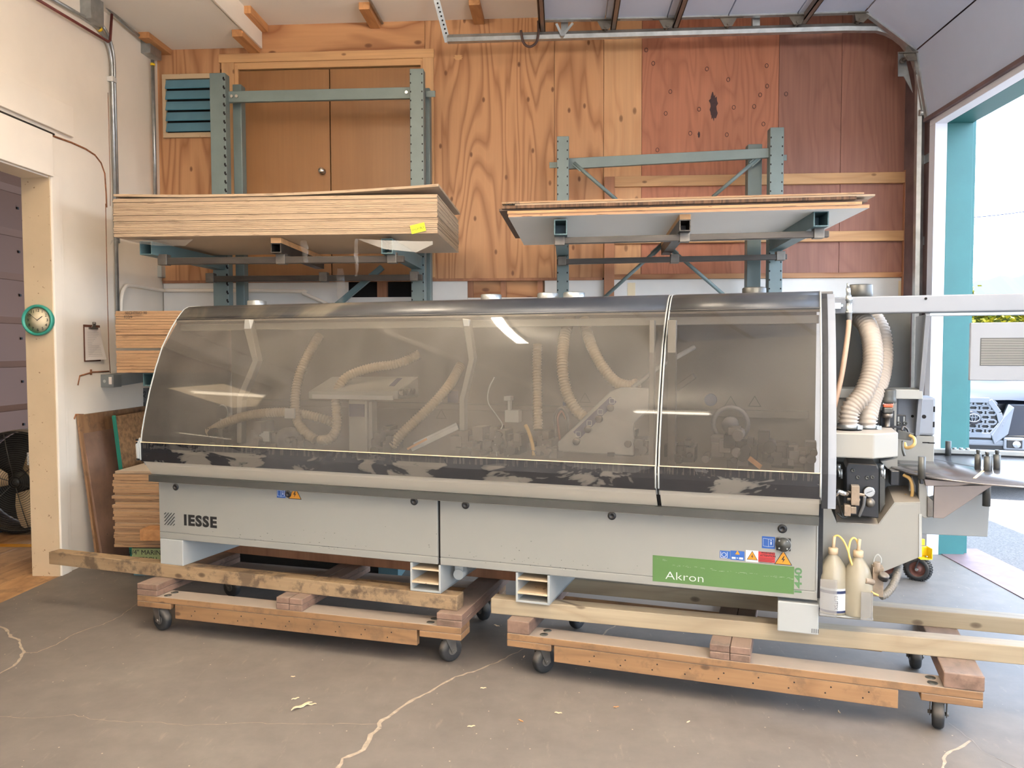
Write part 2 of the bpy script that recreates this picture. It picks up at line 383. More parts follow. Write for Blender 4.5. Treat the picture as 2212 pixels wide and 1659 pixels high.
def crack(pts, wpx, m=M_fill):
    pts = [Fp(x, y) for x, y in pts]; out = []
    for a, b in zip(pts, pts[1:]):
        n = max(1, int((b-a).length/.03))
        for i in range(n):
            q = a+(b-a)*(i/n); out.append(q+V((rng.uniform(-1,1), rng.uniform(-1,1), 0))*.006)
    out.append(pts[-1]); vs = []; fs = []
    for i, q in enumerate(out):
        d = (out[min(i+1, len(out)-1)]-out[max(i-1, 0)]).normalized(); nrm = V((-d.y, d.x, 0))
        wd = (wpx[0]+(wpx[1]-wpx[0])*i/len(out))*q.y/FPX*.5*rng.uniform(.5, 1.4)
        vs += [q+nrm*wd+V((0,0,.0012)), q-nrm*wd+V((0,0,.0012))]
    for i in range(len(out)-1): fs.append((2*i, 2*i+1, 2*i+3, 2*i+2))
    part(MB().add(vs, fs), 'crack', m, fl)
crack([(728,1665),(742,1640),(783,1620),(796,1600),(800,1588),(820,1572)], (10, 9))
crack([(820,1572),(817,1562),(855,1537),(875,1523),(895,1510),(925,1496),(945,1483),(960,1475),(985,1463),(1000,1458),(1040,1444),(1075,1430),(1100,1418),(1125,1405),(1140,1395)], (9, 2))
crack([(0,1548),(60,1552),(130,1548),(160,1545),(195,1553),(260,1560),(330,1560),(365,1563),(400,1568),(440,1566),(500,1564),(560,1562),(640,1564),(700,1564),(780,1564),(815,1564)], (1.2, 1.2))
crack([(-10,1352),(15,1360),(25,1375),(42,1385),(45,1398),(52,1408),(45,1420),(40,1430),(28,1440),(-5,1458)], (6, 6))
crack([(52,1410),(80,1410),(120,1393),(150,1375),(180,1362),(220,1350),(260,1332),(285,1312),(305,1300)], (3, 1.2))
crack([(2048,1562),(2075,1580),(2100,1600),(2125,1625),(2160,1640),(2205,1662)], (1.6, 1.6), M_dgrey)
crack([(2098,1600),(2070,1618),(2048,1625),(2042,1640),(2036,1664)], (5, 7))
crack([(1302,1372),(1312,1362),(1330,1352)], (3, 3))
# side-room floor of planks, threshold plate, ground outside
fs_ = MB().box(-16, XL, -6, 11, -.15, -.02)
fr = struct(fs_, 'floor', M_dark)
x = XL+.0
k = 0
while x > -7.2:
    part(MB().box(x-.296, x, 2.2, 10.5, -.02, 0), 'floor_plank', M_oak, fr, .003); x -= .30
yl = MB()
a, b = Fp(0, 1178), Fp(88, 1179)
yl.box(-7.1, XL-.1, a.y-.05, a.y+.05, .0005, .0015)
part(yl, 'painted_line', M_yel, fr, label='yellow line painted across the plank floor')
struct(MB().box(3.12, 3.5, 2.4, 6.9, -.13, .006), 'trim_1', mat('sill_plate', (128, 104, 104), .5, .4, var=.2, scale=8))
def asphalt():
    t = NT('asphalt'); v = t.coord(); a = t.noise(v, 60, 4, .8); b = t.noise(v, .5, 3)
    k = t.ramp(a, [(.35, lin((80, 77, 77))), (.7, lin((128, 122, 118)))]); t.col(t.mix(1, k, t.ramp(b, [(.3, (.9,)*3), (.7, (1.1,)*3)]), 'MULTIPLY'))
    t.b.inputs['Roughness'].default_value = .9; t.bump(a, .4, .01); return t.m
M_asph = asphalt()
struct(MB().box(3.5, 160, -80, 300, -.3, -.03), 'ground', M_asph)
struct(MB().box(-60, 3.5, -80, -5, -.3, -.03), 'ground', M_asph)

# ------ back wall
wb = struct(MB().box(-3.95, 3.2, YB+.09, YB+.2, 0, 4.9), 'wall_back', M_dark)
def panel(x0, x1, z0, z1, m, y=YB, name='plywood_panel', t=.018, lab=None, seam=.0015):
    return part(MB().box(x0+seam, x1-seam, y, y+t, z0+seam, z1-seam), name, m, wb, .0015, lab)
panel(-3.79, -3.17, 2.345, 4.6, M_ply1)
panel(-3.17, -2.775, 4.30, 4.6, M_ply1)
panel(-2.775, -1.25, 4.30, 4.78, M_plyh)
panel(-1.25, -.07, 2.345, 4.8, M_ply1)
panel(-.07, .375, 2.345, 4.8, M_ply1)
panel(.375, .715, 2.345, 4.8, M_ply2, YB-.004)
panel(.715, 1.925, 2.345, 4.8, M_ply3)
panel(1.925, 2.47, 2.345, 4.8, M_ply4)
panel(2.47, 3.2, 2.345, 4.8, M_ply4)
# stain and plugs on the red sheet
def blot(px, py, rx, rz, m, n=26, seed=1, y=YB-.0012):
    r = random.Random(seed); c = Wp(px, py, y); mb = MB()
    vs = [(c.x+math.cos(2*PI*i/n)*rx*r.uniform(.55, 1.15), y, c.z+math.sin(2*PI*i/n)*rz*r.uniform(.7, 1.1)) for i in range(n)]
    part(mb.add(vs, [tuple(range(n))]), 'stain', m, wb)
M_stain = mat('stain', (62, 40, 40), .7, var=.2, scale=30)
blot(1541, 230, .042, .13, M_stain); blot(1510, 291, .012, .03, M_stain, seed=4)
for i, (px, py) in enumerate([(1573,172),(1448,198),(1438,245),(1491,288),(1570,291),(1420,324),(1527,149),(1657,186),(1649,268),(1629,230),(1656,142),(1411,137),(1396,108),(1510,236),(1642,205),(1698,203),(1585,232)]):
    c = Wp(px, py, YB); q = MB().tube([(c.x+.014*math.cos(u*PI/5), YB-.001, c.z+.018*math.sin(u*PI/5)) for u in range(10)], .0025, 6, closed=True)
    part(q, 'knot', M_stain, wb)
blot(1508-240, 110, .01, .01, M_ply2); blot(990, 124, .05, .028, M_trimw, seed=9)
# lower strip: drywall pieces, openings with studs
M_dry = mat('drywall', (226, 222, 214), .8, var=.05, scale=3, spots=.2, spotc=(.35,.28,.2))
for x0, x1, z0, z1 in ((-3.76, -1.985, .0, 2.335), (-1.985, -1.385, 0, 2.185), (-1.385, -.87, 0, 2.33), (-.87, -.16, 0, 2.175), (-.16, 3.1, 0, 2.33)):
    panel(x0, x1, z0, z1, M_dry, YB+.006, 'drywall_panel')
for px in (1364, 1950): 
    c = Wp(px, 620, YB); part(MB().box(c.x-.035, c.x+.035, YB+.004, YB+.006, 2.0, 2.3), 'tape_patch', M_clockf, wb)
for x0 in (-.87, -.565, -.225): part(MB().box(x0, x0+.05, YB+.02, YB+.09, 2.1, 2.335), 'stud', M_brownbd, wb)
part(MB().box(-.87, -.16, YB+.055, YB+.09, 2.1, 2.335), 'stud_backing', M_plyh, wb)
part(MB().box(-1.72, -1.63, YB+.03, YB+.09, 2.1, 2.335), 'stud', M_brownbd, wb)
part(MB().box(-3.76, .37, YB-.012, YB+.004, 2.325, 2.35), 'ledger_strip', M_brownbd, wb, .002)
part(MB().box(.47, 3.03, YB-.02, YB+.004, 2.33, 2.375), 'ledger_strip', M_plyh, wb, .002)
for x0, x1, z0, z1, m in ((.472, 3.015, 3.158, 3.252, M_trimw), (.472, 3.015, 2.65, 2.74, M_trimw), (.38, .472, 2.08, 3.25, M_brownbd), (3.015, 3.13, 2.165, 3.27, M_brownbd)):
    part(MB().box(x0, x1, YB-.04, YB, z0, z1), 'nailed_board', m, wb, .003)
# ------ double door with casing
d1 = struct(MB().box(-3.02, -1.27, YB+.06, YB+.09, 2.35, 4.30), 'door_1', M_dark)
for x0, x1 in ((-3.0, -2.149), (-2.139, -1.29)): part(MB().box(x0, x1, YB+.02, YB+.06, 2.36, 4.285), 'door_leaf', M_door, d1, .002)
part(MB().box(-3.175, -1.165, YB-.022, YB+.02, 4.352, 4.432), 'head_casing', M_trimw, d1, .004)
part(MB().box(-3.15, -3.03, YB-.02, YB+.02, 2.36, 4.352), 'side_casing', M_trimv, d1, .003)
part(MB().box(-1.27, -1.17, YB-.02, YB+.02, 2.36, 4.352), 'side_casing', M_trimv, d1, .003)
part(MB().box(-3.03, -3.0, YB-.005, YB+.06, 2.36, 4.33), 'jamb', M_trimv, d1); part(MB().box(-1.29, -1.27, YB-.005, YB+.06, 2.36, 4.33), 'jamb', M_trimv, d1)
part(MB().box(-3.03, -1.27, YB-.004, YB+.06, 4.295, 4.352), 'head_jamb', M_trimw, d1)
kn = Wp(695, 369, YB-.02)
part(MB().lathe([(.028, 0), (.03, .006), (.012, .012), (.011, .035), (.024, .042), (.03, .055), (.026, .068), (0.001, .073)], (kn.x, YB+.02, kn.z), (0, -1, 0)), 'knob', M_chrome, d1, label='round satin metal door knob')

# ------ left wall with the opening to the side room
wl = struct(MB().box(XL-.2, XL, 5.70, 7.5, 0, 4.75).box(XL-.2, XL, -5, 5.70, 2.975, 4.75).box(XL-.2, XL, -5, 3.0, 0, 2.975), 'wall_left', M_white)
part(MB().box(XL-.21, XL+.004, 5.69, 5.70, 0, 2.975), 'jamb_face', M_cream, wl)
part(MB().box(XL, XL+.018, 5.70, 5.79, 0, 3.0), 'jamb_casing', M_white, wl, .004)
part(MB().box(XL, XL+.03, 3.0, 5.71, 2.975, 3.285), 'header_board', M_white, wl, .004)
part(MB().box(XL-.2, XL+.0, 3.0, 5.70, 2.965, 2.975), 'header_soffit', M_white, wl)
part(MB().box(XL, XL+.03, 3.0, 5.97, 3.33, 3.56), 'upper_board', M_white, wl, .004)
part(MB().tube([(XL+.012, 3.0, 3.30), (XL+.012, 5.75, 3.295)], .009, 6), 'cable', M_black, wl)
def seam(pts, r=.006, m=M_seam):
    part(MB().tube([Xp(x, y, XL+.001) for x, y in pts], r, 5), 'paint_crack', m, wl)
seam([(0,243),(60,268),(120,296),(154,308),(185,322),(205,335),(218,352),(226,375),(229,420),(230,448)], .008)
seam([(233,200),(235,270),(238,400),(238,445)], .003); seam([(228,440),(231,600),(235,760),(238,806)], .0035)
seam([(168,832),(172,812),(200,804),(235,802)], .007); seam([(196,798),(196,810)], .010)
seam([(160,905),(163,896),(180,896)], .008); seam([(124,460),(127,700),(133,1000),(139,1200)], .006, M_cream)
part(MB().box(XL, XL+.012, 5.795, 5.83, 0, 3.0), 'casing_bead', M_white, wl, .003)
# side room
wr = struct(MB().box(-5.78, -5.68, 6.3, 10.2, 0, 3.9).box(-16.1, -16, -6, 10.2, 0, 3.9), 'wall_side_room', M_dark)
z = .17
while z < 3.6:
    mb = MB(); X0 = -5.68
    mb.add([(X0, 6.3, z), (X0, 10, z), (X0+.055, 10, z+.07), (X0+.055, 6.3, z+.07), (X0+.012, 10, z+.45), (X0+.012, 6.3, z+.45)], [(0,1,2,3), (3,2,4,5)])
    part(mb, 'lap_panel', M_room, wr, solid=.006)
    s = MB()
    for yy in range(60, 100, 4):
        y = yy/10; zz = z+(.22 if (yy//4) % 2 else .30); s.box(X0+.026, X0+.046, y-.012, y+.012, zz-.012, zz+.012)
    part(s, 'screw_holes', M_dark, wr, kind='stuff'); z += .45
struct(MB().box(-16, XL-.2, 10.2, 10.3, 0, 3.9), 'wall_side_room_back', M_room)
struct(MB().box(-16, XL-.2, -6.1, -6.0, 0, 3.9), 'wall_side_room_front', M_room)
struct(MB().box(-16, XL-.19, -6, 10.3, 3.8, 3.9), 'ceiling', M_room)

# ------ ceiling: low soffit on the left, higher bay on the right
ce = struct(MB().box(-3.97, -2.785, -5, 7.5, 4.49, 4.52).box(-2.80, -2.785, -5, 7.5, 4.49, 4.70).box(-2.80, 3.3, -5, 7.5, 4.69, 4.72), 'ceiling', M_ceil)
part(MB().box(-2.785, -2.765, -5, YB-.002, 4.478, 4.69), 'soffit_board', M_white, ce, .003)
def blk(p, q, z0, z1):
    a, b = Wp(*p, YB), Wp(*q, YB); xx = a.x
    part(MB().box(xx, xx+.095, YB-.42, YB-.003, z0, z1), 'rafter_block', M_block, ce, .004)
for px, py, z0 in ((350, 105, 4.44), (541, 105, 4.43), (558, 62, 4.625), (800, 57, 4.63), (1024, 49, 4.64)): blk((px, py), (px, py), z0, z0+.09)
part(MB().tube([Wp(826, 50, YB-.03), Wp(826, 50, YB-.03)+V((0, -4, .0))], .012, 8), 'joint_strip', M_steel, ce)
for y in (6.1,): part(MB().box(-2.76, 3.0, y-.02, y+.02, 4.686, 4.69), 'board_joint', M_white, ce)

# ------ right wall with the overhead-door opening
struct(MB().box(XR, 3.27, 6.74, 7.6, 0, 5.2).box(XR, 3.27, 1.3, 2.6, 0, 5.2).box(XR, 3.27, 2.6, 6.74, 3.60, 5.2).box(XR, 3.27, -5, -3, 0, 5.2).box(XR, 3.27, -3, 1.3, 3.60, 5.2), 'wall_right', M_hdr)  # nearer second opening is unseen, added to let daylight in
struct(MB().box(XR-.02, 3.096, 6.70, 6.80, 0, 3.51).box(XR-.02, 3.096, 2.6, 6.8, 3.51, 3.56).box(XR-.02, 3.096, 2.5, 2.6, 0, 3.56), 'trim_2', M_pink, .003)
struct(MB().box(3.096, 3.30, 6.70, 6.86, 0, 3.51).box(3.096, 3.30, 2.6, 6.86, 3.51, 3.64).box(3.096, 3.30, 2.44, 2.6, 0, 3.64), 'trim_3', M_tealw, .003)
struct(MB().box(3.27, 3.34, 6.74, 9, 0, 5.0).box(3.27, 3.34, 2.3, 6.74, 3.6, 5.0), 'wall_outer', M_tealw)
struct(MB().box(-16.4, 3.45, -6.3, 12, 5.2, 5.3), 'roof', M_dgrey)
struct(MB().box(-9.5, -.6, -5.1, -5, 0, 5.2).box(2.6, 3.3, -5.1, -5, 0, 5.2).box(-.6, 2.6, -5.1, -5, 3.6, 5.2), 'wall_front', M_white)  # gap behind the camera is unseen, put in for more daylight
struct(MB().box(-16.4, -16.3, -6.3, 12, -.1, 5.2).box(-16.4, -3.9, -6.3, -6.2, -.1, 5.2), 'wall_outer_left', M_dgrey)
struct(MB().box(-3.97, 3.2, 7.6, 7.65, 4.7, 5.2).box(-16.4, -3.97, 11.9, 12, 0, 5.2), 'wall_outer_back', M_dgrey)

# ------ overhead sectional door
def xz(x, z): return (x, z)
d2 = struct(MB().box(-.2, -.19, 2.62, 6.84, 4.44, 4.48), 'door_2', M_strut)
js = [(-.19, 4.46), (.36, 4.455), (.87, 4.45), (1.37, 4.45), (1.93, 4.45), (2.47, 4.45), (2.885, 4.13), (2.985, 3.585)]
for (xa, za), (xb, zb) in zip(js, js[1:]):
    d = V((xb-xa, 0, zb-za)).normalized(); n = V((-d.z, 0, d.x)); n = n if n.z > 0 or n.x > 0 else -n
    A, B = V((xa, 2.62, za))+d*.004, V((xb, 2.62, zb))-d*.004
    part(MB().prism([A, B, B+n*.045, A+n*.045], (0, 4.22, 0)), 'door_section', M_gdoor, d2, .004)
    A2, B2 = A-n*.012, B-n*.012
    part(MB().prism([A2+V((0,4.17,0)), B2+V((0,4.17,0)), B+V((0,4.17,0)), A+V((0,4.17,0))], (0, .05, 0)), 'end_stile', M_steel, d2)
for x in (-.165, .43, .95, 2.0):
    part(MB().box(x-.022, x+.022, 2.62, 6.92, 4.392, 4.402).box(x-.022, x-.016, 2.62, 6.92, 4.392, 4.45).box(x+.016, x+.022, 2.62, 6.92, 4.392, 4.45), 'strut', M_strut, d2)
part(MB().bar((2.992, 2.62, 3.57), (2.992, 6.84, 3.57), .05, .03), 'bottom_seal', M_hdr, d2)
# tracks
tr = thing('overhead_door_track', 'galvanised overhead door track bending down beside the opening', 'track', (.8, 6.9, 4.34))
path = [V((-.98, 6.9, 4.355)), V((2.35, 6.9, 4.36))]
for i in range(1, 9):
    q = i/8*PI/2*.98; path.append(V((2.52+.44*math.sin(q)-.0, 6.9, 4.36-.46*(1-math.cos(q)))))
path += [V((2.965, 6.9, 3.5)), V((2.985, 6.9, .02))]
def chan(mb, pts):
    prof = [(-.028, .03), (-.028, -.02), (.0, -.034), (.028, -.02), (.028, .03)]
    vs = []
    for i, p in enumerate(pts):
        t = (pts[min(i+1, len(pts)-1)]-pts[max(i-1, 0)]).normalized(); n = V((-t.z, 0, t.x))
        for a, b in prof: vs.append(p+n*a+V((0, b, 0)))
    k = len(prof); mb.add(vs, [(i*k+j, i*k+j+1, (i+1)*k+j+1, (i+1)*k+j) for i in range(len(pts)-1) for j in range(k-1)])
    return mb
part(chan(MB(), path), 'rail', M_steel, tr, solid=.004)
part(MB().bar((-.98, 6.9, 4.33), Wp(940, -12, 6.75), .05, .004, (0,1,0)).bar((-.985, 6.93, 4.33), Wp(940, -12, 6.78), .004, .05, (0,1,0)), 'hanger', M_steel, tr)
hl = MB()
for i in range(9):
    p = V((-.98, 6.872, 4.36)).lerp(Wp(940, -12, 6.722), (i+1)/10); hl.cyl(p, p+V((0, .003, 0)), .008, 8)
part(hl, 'hanger_holes', M_dark, tr)
for x in (.02, .9, 1.62, 2.45):
    part(MB().box(x-.03, x+.03, 6.9, 6.95, 4.37, 4.69), 'strap', M_steel, tr)
for px, py in ((1985, 345), (1985, 520), (1987, 800)):
    c = Wp(px, py, 6.9); part(MB().box(c.x, c.x+.06, 6.90, 6.905, c.z-.035, c.z+.035).box(c.x+.045, c.x+.05, 6.78, 6.905, c.z-.035, c.z+.035), 'wall_bracket', M_steel, tr)
part(MB().prism([Wp(1940, 112, 6.93), Wp(1955, 118, 6.93), Wp(1972, 200, 6.93), Wp(1952, 165, 6.93), Wp(1940, 165, 6.93)], (0, .006, 0)), 'curve_plate', M_steel, tr)
def hinge(x, z, ang):
    r = Matrix.Rotation(ang, 3, 'Y'); c = V((x, 6.8, z))
    mb = MB().prism([c+r@V((-.075, 0, 0)), c+r@V((.075, 0, 0)), c+r@V((.03, 0, -.075)), c+r@V((-.03, 0, -.075))], (0, .006, 0))
    mb.cyl(c+r@V((0, -.02, -.06)), c+r@V((0, .1, -.06)), .012, 10).cyl(c+r@V((0, .075, -.06)), c+r@V((0, .095, -.06)), .024, 12)
    mb.box(x-.12, x+.12, 6.78, 6.80, z-.008, z)
    part(mb, 'hinge', M_dsteel, d2)
for x, z, a in ((.36, 4.44, 0), (.87, 4.435, 0), (1.37, 4.435, 0), (1.93, 4.435, 0), (2.45, 4.44, .3), (2.86, 4.11, .95)): hinge(x, z, a)
mb = MB().bar((-.05, 6.85, 4.44), (.0, 6.86, 4.34), .02, .006, (0,1,0)).bar((.09, 6.85, 4.44), (.0, 6.86, 4.34), .02, .006, (0,1,0)).cyl((0, 6.83, 4.35), (0, 6.92, 4.35), .022, 12)
part(mb, 'roller_bracket', M_steel, d2)
mb = MB().bar((2.93, 6.85, 3.95), (2.985, 6.85, 3.62), .05, .02, (0,1,0)).cyl((2.9, 6.86, 4.0), (3.0, 6.86, 4.0), .025, 10).cyl((2.94, 6.86, 3.64), (3.0, 6.86, 3.64), .025, 10)
part(mb, 'bottom_bracket', M_steel, d2)
solo(MB().tube(smooth_path([Wp(1163, 45, 6.84), Wp(1163, 72, 6.84), Wp(1158, 92, 6.84), Wp(1144, 101, 6.84), Wp(1131, 92, 6.84), Wp(1125, 66, 6.84)], 8), .011, 8),
     'pull_rope', M_cord, 'dark rope loop hanging from the overhead door track', 'rope')
# ------------------------------------------------------------------ wall louvre
vt = thing('wall_louvre', 'blue slatted wall louvre in a pale wood frame beside the double doors', 'vent', (-3.42, YB-.03, 3.67))
vx0, vx1, vz0, vz1 = -3.715, -3.12, 3.675, 4.257
for x0, x1, z0, z1 in ((vx0, vx1, vz1-.045, vz1), (vx0, vx1, vz0, vz0+.045), (vx0, vx0+.035, vz0+.045, vz1-.045), (vx1-.035, vx1, vz0+.045, vz1-.045)):
    part(MB().box(x0, x1, YB-.03, YB-.001, z0, z1), 'frame_board', M_cream, vt, .003)
part(MB().box(vx0+.035, vx1-.035, YB-.004, YB-.001, vz0+.045, vz1-.045), 'back', M_dark, vt)
hh = (vz1-vz0-.09)/5
for i in range(5):
    z = vz0+.045+i*hh
    part(MB().prism([(vx0+.04, YB-.05, z+.002), (vx0+.04, YB-.056, z+.008), (vx0+.04, YB-.030, z+hh*.9), (vx0+.04, YB-.024, z+hh*.9)], (vx1-vx0-.08, 0, 0)), 'slat', M_vent, vt, .002)
# ------------------------------------------------------------------ cantilever racks and what lies on them
def column(name, rt, x0, x1, y0, y1, z1, hole_sides=(1,)):
    c = part(MB().box(x0, x1, y0, y1, 0, z1), name, M_teal, rt, .006)
    h = MB(); z = 1.9
    while z < z1-.03:
        for sx in hole_sides:
            xx = x1-.014 if sx > 0 else x0+.008
            hs = 1 if len(hole_sides) == 1 and sx > 0 else .62; h.box(xx-.007*hs, xx+.008*hs, y0-.0015, y0+.002, z, z+.022*hs)
            if hs == 1: h.box(xx-.001, xx+.013, y0-.0015, y0+.002, z-.010, z+.006)
        z += .074
    part(h, 'slots', M_dark, c, kind='stuff'); return c
r1 = thing('cantilever_rack', 'tall blue grey cantilever rack in front of the wooden double doors', 'rack', (-2.1, 6.95, 0))
column('column', r1, -3.065, -2.925, 6.86, 6.96, 4.105); column('back_column', r1, -2.945, -2.865, 7.06, 7.16, 4.07, ())
column('column', r1, -1.305, -1.185, 6.86, 6.96, 4.10, (1, -1)); column('back_column', r1, -1.21, -1.165, 7.06, 7.16, 4.0, ())
bm = part(MB().box(-2.945, -1.305, 6.93, 6.97, 3.872, 3.968).box(-1.185, -1.10, 6.965, 6.975, 3.89, 3.945), 'cross_beam', M_teal, r1, .004)
bo = MB()
for x in (-2.895, -2.85, -1.345): bo.cyl((x, 6.915, 3.92), (x, 6.93, 3.92), .014, 8)
part(bo, 'bolts', M_chrome, bm)
part(MB().bar(Wp(826, 577, 7.0), Wp(733, 655, 7.0), .05, .05), 'brace', M_teald, r1, .004)
part(MB().bar(Wp(733, 655, 7.0), Wp(640, 733, 7.0), .05, .05), 'brace', M_teald, r1, .004)
def sq_tube(mb, p0, p1, w, h, t=.007):                       # open square tube along p0->p1
    p0, p1 = V(p0), V(p1); d = (p1-p0).normalized(); a = d.cross(V((0,0,1))).normalized(); b = a.cross(d)
    for s in (1, -1):
        mb.bar(p0+a*(s*(w-t)/2), p1+a*(s*(w-t)/2), t, h); mb.bar(p0+b*(s*(h-t)/2), p1+b*(s*(h-t)/2), w-2*t, t)
    q = p0+d*.22; mb.bar(q, q+d*.01, w-2*t, h-2*t); return mb
def arm(root, xf, yf, xb, yb, z0, z1, w, m, wood_strip=False):
    mb = sq_tube(MB(), (xf, yf, (z0+z1)/2), (xb, yb, (z0+z1)/2), w, z1-z0)
    a = part(mb, 'arm', m, root)
    if wood_strip: part(MB().bar((xf, yf, z1+.02), (xb, yb, z1+.02), w, .04), 'wood_strip', M_trimw, a, .002)
    part(MB().bar(V((xf, yf, 0)).lerp(V((xb, yb, 0)), .22)+V((0,0,(z0+z1)/2)), V((xf, yf, 0)).lerp(V((xb, yb, 0)), .23)+V((0,0,(z0+z1)/2)), w-.016, z1-z0-.016), 'arm_plug', M_dark, a)
    return a
YF = 5.72
def fx(px): return Wp(px, 540, YF).x
zt1 = Wp(320, 521, YF).z; zb1 = Wp(320, 550, YF).z
arm(r1, fx(315), YF, -3.0, 6.87, zb1, zt1, .095, M_teald); arm(r1, fx(836), YF, -1.25, 6.87, zb1-.01, zt1, .085, M_teald)
zm = Wp(596, 525, YF).z
arm(r1, fx(596), YF, -2.12, 6.90, Wp(596, 546, YF).z, zm, .076, M_bsteel, True)
ra = Wp(325, 565, YF+.12).z; rb = Wp(450, 603, 6.75).z
part(MB().bar((fx(333), YF+.12, ra), (fx(866), YF+.12, ra), .05, .05), 'front_rail', M_bsteel, r1, .004)
part(MB().bar((Wp(449, 600, 6.75).x, 6.75, rb), (Wp(912, 600, 6.75).x, 6.75, rb), .05, .05), 'rear_rail', M_bsteel, r1, .004)
for px in (337, 596, 840): part(MB().box(fx(px)-.035, fx(px)+.035, YF+.085, YF+.155, ra-.03, ra+.05), 'rail_clip', M_dsteel, r1, .003)
for px in (456, 700, 895):
    x = Wp(px, 600, 6.75).x; part(MB().box(x-.035, x+.035, 6.715, 6.785, rb-.03, rb+.05), 'rail_clip', M_dsteel, r1, .003)
# lower arms of the same rack
z0, z1 = Wp(320, 834, YF).z, Wp(320, 806, YF).z
arm(r1, Wp(322, 820, YF).x, YF, -3.0, 6.87, z0, z1, .095, M_teald); arm(r1, fx(836), YF, -1.25, 6.87, z0, z1, .085, M_teald)
rng = random.Random(11)
ORD = 'first second third fourth fifth sixth seventh eighth ninth tenth eleventh twelfth thirteenth fourteenth fifteenth sixteenth seventeenth eighteenth nineteenth twentieth'.split()
def sheets(n, x0, x1, y0, y1, z0, z1, m, label, group, name='plywood_sheet', jig=.004, z_top_noise=.0):
    t = (z1-z0)/n
    for i in range(n):
        dx, dy = rng.uniform(-jig, jig), rng.uniform(-jig, jig)
        solo(MB().box(x0+dx, x1+dx, y0+dy, y1+dy, z0+i*t+.0006, z0+(i+1)*t-.0006-rng.choice((0, 0, .0012))), name, m, label % (('lowest' if i == 0 else ORD[i]+' from the bottom') if i < n/2 else ('topmost' if i == n-1 else ORD[n-1-i]+' from the top')), 'plywood sheet', group)
sx0, sx1, sy0, sy1 = Wp(245, 470, 5.63).x, Wp(945, 470, 5.63).x, 5.63, 6.78
zA, zB = Wp(600, 517, 5.63).z, Wp(600, 424, 5.63).z
zA = zm+.04+.004
sheets(20, sx0, sx1, sy0, sy1, zA, zB, M_edge, 'pale plywood sheet, %s of the upper left stack', 'plywood sheets stacked on the upper arms of the left rack')
# top sheet lifts at its right end
mb = MB(); N = 14; t = .017
for i in range(N+1):
    s = i/N; x = sx0+.01+(sx1-sx0)*s; lift = .05*max(0, (s-.45)/.55)**1.6+.012*max(0, .2-s)/.2
    for y, z in ((sy0-.01, 0), (sy1+.03, 0), (sy1+.03, t), (sy0-.01, t)): mb.v.append(V((x, y, zB+.002+lift+z)))
for i in range(N):
    for k in range(4): mb.f.append((i*4+k, i*4+(k+1) % 4, i*4+4+(k+1) % 4, i*4+4+k)); mb.m.append(0); mb.sm.append(False)
mb.f += [(3, 2, 1, 0), (N*4, N*4+1, N*4+2, N*4+3)]; mb.m += [0, 0]; mb.sm += [False]*2
solo(mb, 'plywood_sheet', M_edge, 'loose plywood sheet lying on the upper left stack, curling up at one end', 'plywood sheet')
c = Wp(903, 493, 5.624)
lb = thing('shelf_label', 'bright yellow label reading SHOP PLY stuck on the plywood stack', 'label', c)
_a = math.radians(13)
mb = lay(MB().box(-.052, .052, -.030, .030, 0, .002), c, (math.cos(_a), 0, math.sin(_a)), (-math.sin(_a), 0, math.cos(_a))); part(mb, 'backing', M_lime, lb)
part(lay(text_mesh('SHOP PLY', .021, .0004), c+V((0, -.0028, -.004)), (math.cos(_a), 0, math.sin(_a)), (-math.sin(_a), 0, math.cos(_a))), 'lettering', M_ink, lb)
sheets(7, Wp(250,700,5.68).x, -.9, 5.68, 6.8, z1+.004, Wp(250,757,5.68).z, M_edge2, 'tan plywood sheet, %s of the middle left stack, lower bundle', 'plywood sheets in the lower half of the middle left stack')
sheets(14, Wp(250,700,5.68).x, -.9, 5.68, 6.8, Wp(250,752,5.68).z, Wp(250,672,5.68).z, M_edge2, 'tan plywood sheet, %s of the middle left stack, upper bundle', 'plywood sheets in the upper half of the middle left stack')
c = Wp(268, 675, 5.672)
tm = lay(text_mesh('SECHTIVO 90', .028, .0003), c+V((.09, 0, -.004)), (1,0,0), (0,0,1)); join(tm, lay(text_mesh('932/9', .028, .0003), c+V((.03, 0, -.035)), (1,0,0), (0,0,1)))
solo(tm, 'marker_writing', M_ink, 'black marker writing on the edge of the middle plywood stack', 'writing')
# bottom stack on its beam
bx0 = Wp(246, 1100, 5.66).x
sheets(24, bx0, -.95, 5.66, 6.7, Wp(250,1182,5.66).z, Wp(250,1024,5.66).z, M_edge2, 'tan plywood sheet, %s of the stack behind the machine end', 'plywood sheets in the lowest left stack', jig=.01)
solo(MB().box(bx0+.01, -.96, 5.67, 6.74, Wp(250,1023,5.66).z, Wp(250,1023,5.66).z+.017), 'plywood_sheet', M_edge, 'pale whitish plywood sheet on top of the lowest stack', 'plywood sheet')
solo(MB().box(Wp(302,1160,5.5).x, Wp(302,1160,5.5).x+.9, 5.50, 5.64, Wp(302,1168,5.5).z, Wp(302,1144,5.5).z), 'lumber_offcut', M_block, 'short orange lumber offcut at the lowest plywood stack', 'lumber', bevel=.003)
fzt = Wp(330, 1185, 5.72).z
rb_ = thing('rack_base', 'dark teal steel base beam under the lowest plywood stack', 'rack', (-2.2, 6.2, 0))
part(MB().box(Wp(285,1200,5.72).x, -2.9, 5.72, 6.9, fzt-.1, fzt), 'beam', M_teald, rb_, .004)
part(MB().box(Wp(285,1250,5.72).x, -3.0, 5.74, 6.9, 0, fzt-.1), 'foot', M_teald, rb_, .004)
part(MB().box(-1.35, -1.2, 5.72, 6.9, 0, fzt), 'beam', M_teald, rb_, .004)
c = Wp(316, 1200, 5.71)
